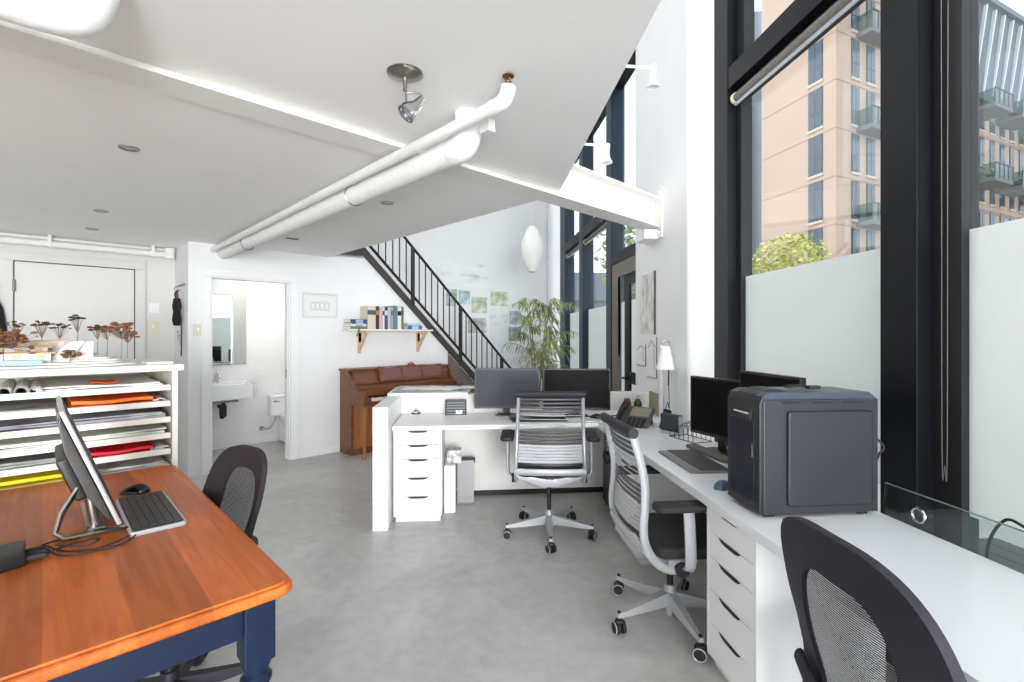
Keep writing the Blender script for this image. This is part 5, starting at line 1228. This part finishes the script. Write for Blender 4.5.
m = MB(); m.lathe([(0, TOP-pd_loc.z), (0.06, TOP-pd_loc.z), (0.05, TOP-pd_loc.z-0.03), (0, TOP-pd_loc.z-0.03)], seg=20); m.build('ceiling_rose', M['trim'], pd)

# prints on the picture wall
def print_(x0, y0, x1, y1, m_, lab, cat='print', name='wall_print', group='prints pinned on the picture wall'):
    b0, b1 = bq(x0, PICP), bq(x1, PICP); zt, zb = gz((x0+x1)/2, y0, PICP), gz((x0+x1)/2, y1, PICP)
    m = MB(); m.box((0, -0.003, 0), (b1-b0, 0, zt-zb)); o = place(m.build(name, m_, smooth=False), gp(b0, PICP-0.001, zb), AG)
    return tag(o, lab, cat, group)
sk = brushy('faint_sketch', [(196, 196, 192), (236, 236, 235), (240, 240, 240), (240, 240, 240)], 2.6, stretch=(0.8, 1, 3.0), detail=8)
lt = lambda c: tuple(int(v*0.72 + 236*0.28) for v in c)
gph = lambda n, a, b_, c_: brushy(n, [lt(a), lt(b_), lt(c_)], 8, 0.5, 2)
print_(441, 263, 487, 287, sk, 'large faint pencil landscape at the top of the picture wall')
print_(446, 289, 457, 306, gph('photo_dark', (92, 104, 92), (160, 168, 160), (222, 224, 226)), 'dark tree photo half behind the handrail')
print_(458.5, 290.5, 470, 304, gph('photo_blue', (112, 128, 96), (150, 184, 198), (206, 216, 222)), 'photo with a blue patch under the pencil landscape')
print_(471.5, 297, 487, 313, gph('photo_green', (120, 138, 96), (176, 186, 156), (226, 228, 228)), 'greenish photo in the middle of the picture wall')
print_(490.5, 291.5, 508, 306, gph('photo_lime', (128, 146, 84), (190, 196, 150), (232, 234, 232)), 'lime green photo above a pale sheet on the picture wall')
print_(490, 309, 508, 326, brushy('pale_sheet', [(200, 206, 196), (232, 234, 234), (238, 238, 238)], 3, stretch=(1, 1, 3)), 'pale sheet below the lime green photo')
print_(468, 318, 486, 333, gph('photo_grey', (118, 116, 112), (168, 166, 160), (204, 204, 202)), 'grey brown photo behind the lower handrail')
print_(509.5, 311, 521, 324, gph('photo_teal', (92, 118, 124), (156, 176, 182), (214, 220, 224)), 'teal photo partly behind the plant leaves')
print_(508.5, 327, 521, 341, gph('photo_moss', (80, 100, 70), (120, 142, 130), (196, 206, 200)), 'mossy photo lowest of all beside the plant')
print_(490, 328, 507, 358, brushy('blank_sheet', [(228, 230, 232), (238, 238, 240)], 3), 'blank white sheet below the pale sheet')
# sketches on the column side (facing the room)
def colprint(x0, x1, y0, y1, m_, lab, fr=False):
    wA, wB = wn(x0, NC-0.004), wn(x1, NC-0.004); xm = (x0+x1)/2; zt, zb = wz(xm, y0, NC), wz(xm, y1, NC)
    r = thing('sketch_sheet', lab, 'sketch', wp(NC-0.001, wB, zb), AW, 'sketches on the column')
    L = wA-wB; Hh = zt-zb
    m = MB(); m.box((-0.005, 0, 0), (0, L, Hh)); m.build('sheet', m_, r, smooth=False)
    m = MB()
    if fr: m.box((-0.012, -0.012, -0.005), (0, 0.004, Hh+0.005)); m.build('dark_edge', mat('brown_edge', (84, 62, 56), 0.6), r)
    else:
        m.tube([(-0.006, L*0.1, Hh*0.75), (-0.006, L*0.5, Hh*0.92), (-0.006, L*0.9, Hh*0.72)], 0.004, 5); m.tube([(-0.006, L*0.2, Hh*0.2), (-0.006, L*0.25, Hh*0.7)], 0.003, 5); m.build('pencil_line', mat('sketch_grey', (150, 148, 148), 0.8), r)
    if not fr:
        m = MB(); m.box((-0.0065, -0.006, -0.004), (0, 0.0, Hh)); m.box((-0.0065, -0.006, -0.006), (0, L, 0.0)); m.build('sheet_shadow', mat('painted_sheet_shadow', (112, 106, 102), 0.7), r)  # dark strips at right and bottom imitate the sheet's shadow
    return r
colprint(640, 655, 274, 334, brushy('grey_plan', [(176, 174, 172), (222, 220, 217), (236, 235, 233)], 9, stretch=(1, 1.5, 1)), 'tall framed plan with a dark edge on the column', True)
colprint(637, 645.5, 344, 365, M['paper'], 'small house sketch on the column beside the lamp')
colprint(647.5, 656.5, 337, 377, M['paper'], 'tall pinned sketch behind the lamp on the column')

# ------------------------------------------------------------------ washroom fittings
bs = thing('wash_basin', 'white rectangular basin on the washroom wall', 'basin', gp(1.25, BATHP), AG)
m = MB(); BW, BD = 0.635, 0.40; z0, z1 = 0.64, 0.825
t = MB(); m.box((0, -BD, z0), (BW, -BD+0.04, z1), 0.01); m.box((0, -0.06, z0), (BW, 0, z1+0.01), 0.01); m.box((0, -BD, z0), (0.04, 0, z1), 0.01); m.box((BW-0.04, -BD, z0), (BW, 0, z1), 0.01); m.box((0.02, -BD+0.02, z0), (BW-0.02, -0.02, z0+0.05), 0.01); m.build('basin_body', M['porcelain'], bs)
m = MB(); fx = 0.30; m.cyl((fx, -0.05, z1), (fx, -0.05, z1+0.11), 0.018, seg=14); m.tube(smoothpath([(fx, -0.05, z1+0.08), (fx, -0.12, z1+0.10), (fx, -0.16, z1+0.085), (fx, -0.165, z1+0.06)], 4), 0.011, 10); m.cyl((fx, -0.05, z1+0.11), (fx, -0.03, z1+0.16), 0.007, seg=8); m.build('faucet', M['chrome'], bs)
m = MB(); m.tube([(0.02, -BD+0.05, z0-0.02), (0.45, -BD+0.05, z0-0.02)], 0.012, 10); m.tube([(0.02, -BD+0.05, z0-0.02), (0.02, 0, z0-0.02)], 0.012, 10); m.tube([(0.45, -BD+0.05, z0-0.02), (0.45, 0, z0-0.02)], 0.012, 10); m.build('support_bracket', M['nickel'], bs)
m = MB(); m.tube(smoothpath([(0.33, -0.2, z0), (0.33, -0.2, z0-0.12), (0.33, -0.19, z0-0.20), (0.33, -0.15, z0-0.23), (0.33, -0.11, z0-0.2), (0.33, -0.10, z0-0.12), (0.33, 0, z0-0.11)], 5), 0.024, 12); m.box((0.295, -0.23, z0-0.22), (0.365, -0.16, z0-0.07), 0.015); m.build('waste_trap', M['softblack'], bs)
mr = thing('mirror', 'tall frameless mirror over the washroom basin', 'mirror', gp(1.16, BATHP, 1.05), AG)
m = MB(); m.box((0, -0.012, 0), (0.725, -0.002, 1.17)); m.build('mirror_glass', mat('mirror_silver', (232, 240, 238), 0.02, 1.0), mr, smooth=False)
m = MB(); m.box((0, -0.0125, -0.008), (0.725, 0, 0.0)); m.build('bottom_channel', M['chrome'], mr, smooth=False)
tl = thing('toilet', 'white toilet half hidden by the washroom door jamb', 'toilet', gp(2.36, BATHP-0.0), AG)
m = MB(); m.prism(rrect(-0.235, -0.215, 0.235, -0.025, 0.04, 5), 'z', 0.36, 0.60, 0.02, seg=3); m.build('tank', M['porcelain'], tl)
m = MB(); m.prism(rrect(-0.245, -0.225, 0.245, -0.018, 0.04, 5), 'z', 0.60, 0.63, 0.01, seg=3); m.build('tank_lid', M['porcelain'], tl)
m = MB(); m.lathe([(0, 0.0), (0.12, 0.0), (0.12, 0.04), (0.10, 0.12), (0.13, 0.24), (0.185, 0.34), (0.19, 0.385), (0, 0.385)], (0, -0.42, 0), 28, sq=1.3); m.box((-0.11, -0.45, 0.0), (0.11, -0.05, 0.36), 0.05, 4); m.build('bowl', M['porcelain'], tl)
m = MB(); m.lathe([(0.10, 0.385), (0.10, 0.40), (0.19, 0.402), (0.192, 0.386)], (0, -0.42, 0), 28, sq=1.28); m.build('toilet_seat', M['trim'], tl)
m = MB(); m.cyl((-0.20, -0.222, 0.555), (-0.20, -0.24, 0.555), 0.012, seg=10); m.box((-0.215, -0.246, 0.548), (-0.14, -0.238, 0.562), 0.003); m.build('flush_lever', M['chrome'], tl)
m = MB(); m.tube(smoothpath([(-0.29, -0.01, 0.19), (-0.29, -0.06, 0.19), (-0.22, -0.10, 0.20), (-0.16, -0.12, 0.30), (-0.15, -0.12, 0.37)], 5), 0.009, 10); m.cyl((-0.29, -0.004, 0.19), (-0.29, -0.012, 0.19), 0.03, seg=16); m.cyl((-0.315, -0.06, 0.19), (-0.26, -0.06, 0.19), 0.014, seg=12); m.build('water_supply', M['chrome'], tl)
wl = thing('ceiling_light', 'round flush light on the washroom ceiling', 'light', gp(2.0, 6.35, CEIL+0.03), AG)
m = MB(); m.lathe([(0, -0.07), (0.10, -0.06), (0.13, -0.02), (0.13, 0), (0, 0)], seg=28); m.build('light_globe', emit('washroom_globe', (255, 252, 245), 17), wl)

# ------------------------------------------------------------------ plant behind the counter
plx = (538-CX)/F*6.6; ply = 6.6
pt_ = thing('potted_plant', 'tall drooping long-leaved plant in a pot behind the two monitors', 'plant', (plx, ply, 0))
m = MB(); m.lathe([(0, 0), (0.15, 0), (0.19, 0.36), (0.2, 0.38), (0.18, 0.38), (0.17, 0.34), (0, 0.34)], seg=28); m.build('pot', mat('grey_pot', (150, 148, 144), 0.7), pt_)
rnd = random.Random(11)
stems = MB(); leaves = MB()
def addleaf(p, d, L, wd):
    d = d.normalized(); side = d.cross(Vector((0, 0, 1)))
    if side.length < 1e-3: side = Vector((1, 0, 0))
    side.normalize(); pts = []
    q = Vector(p); dd = d.copy(); rows = []
    for i in range(5):
        t = i/4; w_ = wd*math.sin(math.pi*(0.08+0.92*t))**0.8 if i < 4 else 0.0
        rows.append((q - side*w_, q + Vector((0, 0, -w_*0.4)), q + side*w_))
        dd = (dd + Vector((0, 0, -0.42))).normalized(); q = q + dd*(L/4)
    vs = [v for r_ in rows for v in r_]; fs = []
    for i in range(4):
        for k in range(2): fs.append((i*3+k, i*3+k+1, (i+1)*3+k+1, (i+1)*3+k))
    leaves._add(vs, fs)
for k in range(4):
    a = k*1.6+0.3; base_ = Vector((0.05*math.cos(a), 0.05*math.sin(a), 0.34))
    trunk = smoothpath([base_, base_+Vector((0.02*math.cos(a), 0.02*math.sin(a), 0.4)), base_+Vector((0.06*math.cos(a+.4), 0.06*math.sin(a+.4), 0.90)), base_+Vector((0.14*math.cos(a+.4), 0.14*math.sin(a+.4), 1.45))], 6)
    stems.tube(trunk, [0.014 - 0.009*i/(len(trunk)-1) for i in range(len(trunk))], 8)
    for j in range(13):
        o_ = trunk[min(len(trunk)-1, int(len(trunk)*(0.34+0.66*j/13)))]
        aa = rnd.uniform(0, 6.28); ln = rnd.uniform(0.14, 0.42)
        br_ = smoothpath([o_, o_+Vector((ln*0.5*math.cos(aa), ln*0.5*math.sin(aa), 0.11)), o_+Vector((ln*math.cos(aa), ln*math.sin(aa), rnd.uniform(0.02, 0.16)))], 5)
        stems.tube(br_, [0.0045]*len(br_), 5)
        for i, q in enumerate(br_[3:]):
            for s_ in range(2):
                ba = aa + rnd.uniform(-1.3, 1.3); addleaf(q, Vector((math.cos(ba), math.sin(ba), rnd.uniform(-0.3, 0.35))), rnd.uniform(0.14, 0.23), rnd.uniform(0.006, 0.010))
stems.build('stems', M['bark'], pt_); leaves.build('leaves', M['leaf'], pt_)

# ------------------------------------------------------------------ site model with dried-flower trees on the plan cabinet
TZc = CZ
def cab(x, y, z): return px(x, y, z)
def bpz(b_, p_, z): return gp(b_, p_, z)
sm = thing('architectural_model', 'white terraced site model with small flat-roofed houses on the plan cabinet', 'model', gp(0, 0, CZ), AG)
m = MB()
for i, (x0, y0, x1, y1) in enumerate(((-0.62, 3.06, 0.36, 3.66), (-0.56, 3.14, 0.32, 3.64), (-0.05, 3.22, 0.30, 3.62), (0.02, 3.30, 0.27, 3.6), (0.06, 3.38, 0.25, 3.58), (0.09, 3.44, 0.22, 3.56))):
    pts = []; n = 26
    for k in range(n):
        a = 2*math.pi*k/n; e_ = 0.5
        u = math.copysign(abs(math.cos(a))**e_, math.cos(a)); v = math.copysign(abs(math.sin(a))**e_, math.sin(a)); j = 1+0.05*math.sin(3*a+i*1.3)*(i > 1)
        pts.append(((x0+x1)/2 + (x1-x0)/2*u*j, (y0+y1)/2 + (y1-y0)/2*v*j))
    m.prism(pts, 'z', 0.009*i, 0.009*(i+1)-0.001)
m.build('terrain', M['paper'], sm, smooth=False)
tan = mat('tan_balsa', (206, 176, 144), 0.7, noise=0.08, nscale=30)
ambr = mat('pale_amber_card', (228, 206, 166), 0.6)
def house(x0, x1, y0, y1, z0_, h_):
    m = MB(); m.box((x0, y0+0.01, z0_), (x1, y1, z0_+h_)); hh_ = m.build('house_block', M['paper'], sm, smooth=False)
    m = MB(); m.box((x0-0.02, y0-0.02, z0_+h_), (x1+0.02, y1+0.02, z0_+h_+0.006)); m.build('roof', tan, hh_, smooth=False)
    m = MB(); n = 3
    for i in range(n):
        xx = x0 + (x1-x0)*(i+0.3)/n; m.box((xx, y0+0.004, z0_+h_-0.022), (xx+(x1-x0)/n*0.4, y0+0.011, z0_+h_-0.005))
    m.build('window_strip', ambr, hh_, smooth=False)
house(-0.20, 0.03, 3.20, 3.36, 0.017, 0.045)
house(-0.18, 0.02, 3.30, 3.46, 0.017, 0.072)
house(-0.14, 0.08, 3.40, 3.56, 0.02, 0.098)
m = MB(); m.prism([(0.02, 0.02), (0.10, 0.02), (0.155, 0.12), (0.10, 0.115), (0.06, 0.075)], 'y', 3.27, 3.29); m.box((0.10, 3.30, 0.02), (0.19, 3.38, 0.115)); m.build('gable_wall', M['paper'], sm, smooth=False)
m = MB(); m.box((-0.24, 3.09, 0.018), (0.0, 3.17, 0.034)); m.build('pool', mat('aqua_card', (150, 206, 208), 0.4), sm, smooth=False)
for i, (x0, y0, x1, y1, lab) in enumerate(((-0.75, 3.02, 0.16, 3.20, 'flat white board under the front edge of the site model'), (0.14, 3.04, 0.24, 3.16, 'small white card lying at the front of the plan cabinet top'), (0.20, 3.08, 0.44, 3.5, 'white sheets lying at the open end of the plan cabinet top'))):
    pass
m = MB(); m.box((0.0, 0, 0), (0.11, 0.20, 0.012), 0.002); tag(place(m.build('white_card', M['paper']), gp(0.385, 3.06, CZ), AG), 'white card stack at the corner end of the plan cabinet top', 'card')
rnd = random.Random(5)
def drytree(label, b_, p_, z_, h_, cr, n, m_='brown', flat=0.35):
    r = thing('dried_flower_tree', label, 'model tree', gp(b_, p_, z_), AG, 'dried flower trees on the site model')
    st_ = MB(); cl_ = MB()
    st_.tube([(0, 0, 0), (0.003, 0, h_*0.6)], [0.0022, 0.0018], 6)
    for i in range(int(n*1.6)):
        a = rnd.uniform(0, 6.28); rr_ = cr*math.sqrt(rnd.uniform(0.02, 1))*rnd.uniform(0.7, 1.35); zz = h_ - rr_*rnd.uniform(0, 0.5) + rnd.uniform(-1, 1)*cr*flat
        q = Vector((rr_*math.cos(a), rr_*math.sin(a), zz)); st_.tube([(0.003, 0, h_*0.6), tuple(q)], 0.0009, 4)
        t = bmesh.new(); bmesh.ops.create_icosphere(t, subdivisions=1, radius=1)
        s_ = rnd.uniform(0.005, 0.012)
        for v in t.verts: v.co = Vector((v.co.x*s_*1.3, v.co.y*s_*1.3, v.co.z*s_*0.55)) * rnd.uniform(0.8, 1.2) + q
        cl_.merge(t)
    st_.build('stem', M['stem'], r); cl_.build('flower_head', M[m_], r)
rust = M['rust'] = mat('rust_flower', (138, 92, 66), 0.9, noise=0.3, nscale=50)
for lab, x, yb, yt, p_, cr, n, mm in (('dried tree with two dark clumps behind the model house', 41, 345, 323, 3.42, 0.035, 10, 'brown'), ('flat brown dried tree over the model roofs', 59, 340, 325, 3.50, 0.04, 12, 'brown'), ('tall sparse dark dried tree behind the model', 77, 345, 316, 3.55, 0.035, 9, 'brown'), ('small rust bush in front of the white gable', 70, 360, 353, 3.22, 0.04, 26, 'rust'), ('flat topped dark dried tree standing alone', 97, 356, 327, 3.35, 0.03, 10, 'brown'), ('largest rust umbrella tree of the model', 121, 354, 326, 3.38, 0.062, 55, 'rust'), ('low rust tree at the far end of the model', 127, 352, 333, 3.42, 0.042, 24, 'rust'), ('sparse grey dotted dried tree beside the umbrella tree', 107, 352, 328, 3.5, 0.045, 12, 'stem'), ('thin flat topped dried tree at the near end of the model', 16, 356, 323, 3.40, 0.035, 8, 'brown'), ('bushy dried hydrangea at the picture edge on the cabinet', 3, 352, 336, 3.10, 0.085, 95, 'rust')):
    t = (x-CX)/F; Y = p_/(-sg*t+cg); b_ = Y*(cg*t+sg); zt = H + (CY-yt)*Y/F
    drytree(lab, b_, p_, CZ+0.02, zt-CZ-0.02, cr, n, mm)

# ------------------------------------------------------------------ OUTDOORS
conc = mat('pink_tan_facade', (186, 163, 146), 0.85, noise=0.03, nscale=0.4)
conc2 = mat('tan_facade_pier', (180, 156, 140), 0.85, noise=0.03, nscale=0.4)
wgl = mat('blue_grey_glazing', (72, 90, 102), 0.15, spec=0.4)
dfr = mat('slate_window_frame', (66, 76, 86), 0.5)
balm = mat('grey_balcony_slab', (104, 108, 110), 0.7)
balg = glass('balcony_glass', (0.55, 0.68, 0.68), 0.1)
AR = R(25.6)     # direction of the long street face
bld = thing('apartment_building', 'tall pinkish tan apartment block with balconies across the street', 'building', (20.04, 30.0, 0), AR)
BH, BLn, BDp = 26.9, 46.0, 9.0
LT = Matrix.Rotation(R(-10.7), 4, 'Z')      # the side face stands at a slight angle to the street face
q6 = LT @ Vector((0, 6.1, 0)); WT = 8.0
m = MB(); m.prism([(0, 0), (WT, 0), (WT, BDp), (q6.x, q6.y)], 'z', 0, 36.0); m.box((WT, 0.3, 0), (BLn, BDp, 19.9)); m.build('facade_wall', conc, bld, smooth=False)
m = MB()
for fz in [2.3+3.0*k for k in range(11)]:
    m.box((-0.02, -0.02, fz-0.03), (WT, 0.02, fz+0.01)); m.box((-0.02, 0, fz-0.03), (0.02, 6.1, fz+0.01), mtx=LT)
    if fz < 19: m.box((WT, 0.26, fz-0.12), (BLn, 0.3, fz+0.12))
m.build('floor_joint', mat('facade_joint', (168, 134, 118), 0.9), bld, smooth=False)
m = MB(); m.prism([(-0.1, 19.9), (0.3, 19.9), (0.3, BH-0.4), (-0.75, BH-0.4)], 'x', WT, BLn); m.prism([(-1.1, BH-0.4), (BDp, BH-0.4), (BDp, BH), (-1.1, BH)], 'x', WT, BLn); m.build('roof_storey', mat('slate_roof_storey', (98, 110, 118), 0.6), bld, smooth=False)
whitefin = mat('white_fin', (214, 220, 220), 0.5)
for i in range(20):
    m = MB(); x = 14.0 + i*1.45; m.prism([(-0.22, 20.3), (-0.10, 20.3), (-0.30, 22.5), (-0.75, BH-0.6), (-0.98, BH-0.6), (-0.55, 22.8)], 'x', x, x+0.16); m.build('roof_fin', whitefin, bld, smooth=False)
sillm = mat('pale_sill', (204, 186, 172), 0.8)
def bwin(face, u, z, w_, h_, y0=0.0):
    mt = None if face == 'street' else LT
    def bx(mm, a0, a1, n0, n1, za, zb):
        if face == 'street': mm.box((a0, y0+n0, za), (a1, y0+n1, zb))
        else: mm.box((n0, a0, za), (n1, a1, zb), mtx=LT)
    m = MB(); bx(m, u, u+w_, -0.04, 0.05, z, z+h_); f_ = m.build('window', dfr, bld, smooth=False)
    m = MB()
    for za, zb in ((z+0.06, z+h_*0.34), (z+h_*0.38, z+h_-0.06)):
        for a0, a1 in ((u+0.06, u+w_*0.48), (u+w_*0.53, u+w_-0.06)): bx(m, a0, a1, -0.06, -0.035, za, zb)
    m.build('pane', wgl, f_, smooth=False)
    m = MB(); bx(m, u-0.06, u+w_+0.06, -0.10, 0.0, z-0.16, z); m.build('sill', sillm, f_, smooth=False)
for k in range(1, 9):
    z = 3.0*k + 2.75
    bwin('left', 0.91, z, 1.08, 2.55)
    for u, w_ in ((1.55, 0.85), (3.17, 0.95)): bwin('street', u, z, w_, 2.45)
for z in (14.9, 12.0, 9.1):
    for j in range(9): bwin('street', 15.5 + 1.75*j, z, 0.85, 2.35, 0.3)
for z in (17.75,):
    for j in range(9): bwin('street', 15.5 + 1.75*j, z, 0.85, 2.0, 0.3)
def balcony(u, z, w_=2.6, d_=1.5):
    m = MB(); m.box((u, -d_, z-0.28), (u+w_, 0.0, z)); s_ = m.build('balcony', balm, bld, smooth=False)
    m = MB(); m.box((u, -d_, z), (u+w_, -d_+0.03, z+1.05)); m.box((u, -d_, z), (u+0.03, 0, z+1.05)); m.box((u+w_-0.03, -d_, z), (u+w_, 0, z+1.05)); m.build('balustrade', balg, s_, smooth=False)
    m = MB()
    for x in [u + w_*i/4 for i in range(5)]: m.box((x-0.025, -d_-0.02, z), (x+0.025, -d_+0.03, z+1.08))
    m.box((u-0.03, -d_-0.03, z+1.05), (u+w_+0.03, -d_+0.04, z+1.1)); m.build('railing', dfr, s_, smooth=False)
for z in (8.6, 14.6, 20.6): balcony(2.1, z, 2.6, 0.95)
for u in (16.4, 20.9, 25.4):
    for z in (18.6, 13.1): balcony(u, z, 2.9, 1.6)

bl2 = thing('apartment_building', 'distant blue grey block seen past the tan building', 'building', (24.4, 52, 0), R(-6))
m = MB(); m.box((0, 0, 0), (9, 8, 36)); m.build('facade_wall', mat('blue_grey_facade', (128, 142, 158), 0.8), bl2, smooth=False)
for k in range(10):
    m = MB(); m.box((-0.06, 0.6, 2.2+3.0*k), (0.05, 9.0, 4.0+3.0*k)); f_ = m.build('window', wgl, bl2, smooth=False)
# trees outside
def tree(label, loc, hgt, cr, n, mm, tr=0.09, ls=0.22, seed=3, group=None):
    r = thing('street_tree', label, 'tree', loc, 0, group); q = random.Random(seed)
    m = MB(); m.tube(smoothpath([(0, 0, 0), (0.05, 0.03, hgt*0.35), (0.0, 0.05, hgt*0.75)], 5), [tr, tr*.95, tr*.9, tr*.85, tr*.8, tr*.75, tr*.7, tr*.6, tr*.5, tr*.4, tr*.3], 10)
    for i in range(9):
        a = i*2.4; m.tube([(0.03, 0.03, hgt*(0.4+0.04*i)), (cr*0.7*math.cos(a), cr*0.7*math.sin(a), hgt*(0.58+0.04*i))], [tr*0.35, tr*0.12], 6)
    m.build('trunk', M['bark'], r)
    l = MB()
    for i in range(n):
        while True:
            v = Vector((q.uniform(-1, 1), q.uniform(-1, 1), q.uniform(-1, 1)))
            if 0.25 < v.length < 1: break
        c_ = Vector((v.x*cr, v.y*cr, hgt*0.72 + v.z*cr*0.95)); s_ = ls*q.uniform(0.6, 1.2)
        u_ = Vector((q.uniform(-1, 1), q.uniform(-1, 1), q.uniform(-0.6, 0.6))).normalized(); w_ = u_.cross(Vector((q.uniform(-1, 1), q.uniform(-1, 1), 1))).normalized()
        l.quad(c_-u_*s_*0.5, c_+w_*s_*0.28, c_+u_*s_*0.5, c_-w_*s_*0.28)
    l.build('foliage', M[mm], r, smooth=False)
tree('yellow green young tree beyond the frosted window', (8.7, 15.2, -0.1), 5.0, 1.2, 2000, 'treeleaf', 0.06, 0.17, 4)
tree('leafy green tree beyond the far window', (5.2, 17.5, -0.1), 6.4, 2.2, 1200, 'greenleaf', 0.12, 0.34, 8)
tree('leafy green tree beyond the glazed door', (8.0, 22.0, -0.1), 7.0, 2.4, 1100, 'greenleaf', 0.12, 0.36, 9)
hs = thing('street_house', 'low dark roofed house glimpsed through the far window', 'building', (6.0, 24.5, 0), R(6))
m = MB(); m.box((-6, 0, -0.1), (6, 7, 3.2)); m.build('house_wall', mat('grey_house_wall', (150, 156, 164), 0.8), hs, smooth=False)
m = MB(); m.prism([(-0.5, 3.1), (3.5, 5.0), (7.5, 3.1)], 'x', -6.4, 6.4); m.build('roof', mat('slate_roof', (90, 96, 110), 0.8), hs, smooth=False)
for i in range(5):
    m = MB(); m.box((-5+2.1*i, -0.05, 1.0), (-3.8+2.1*i, 0.03, 2.3)); m.build('window', wgl, hs, smooth=False)
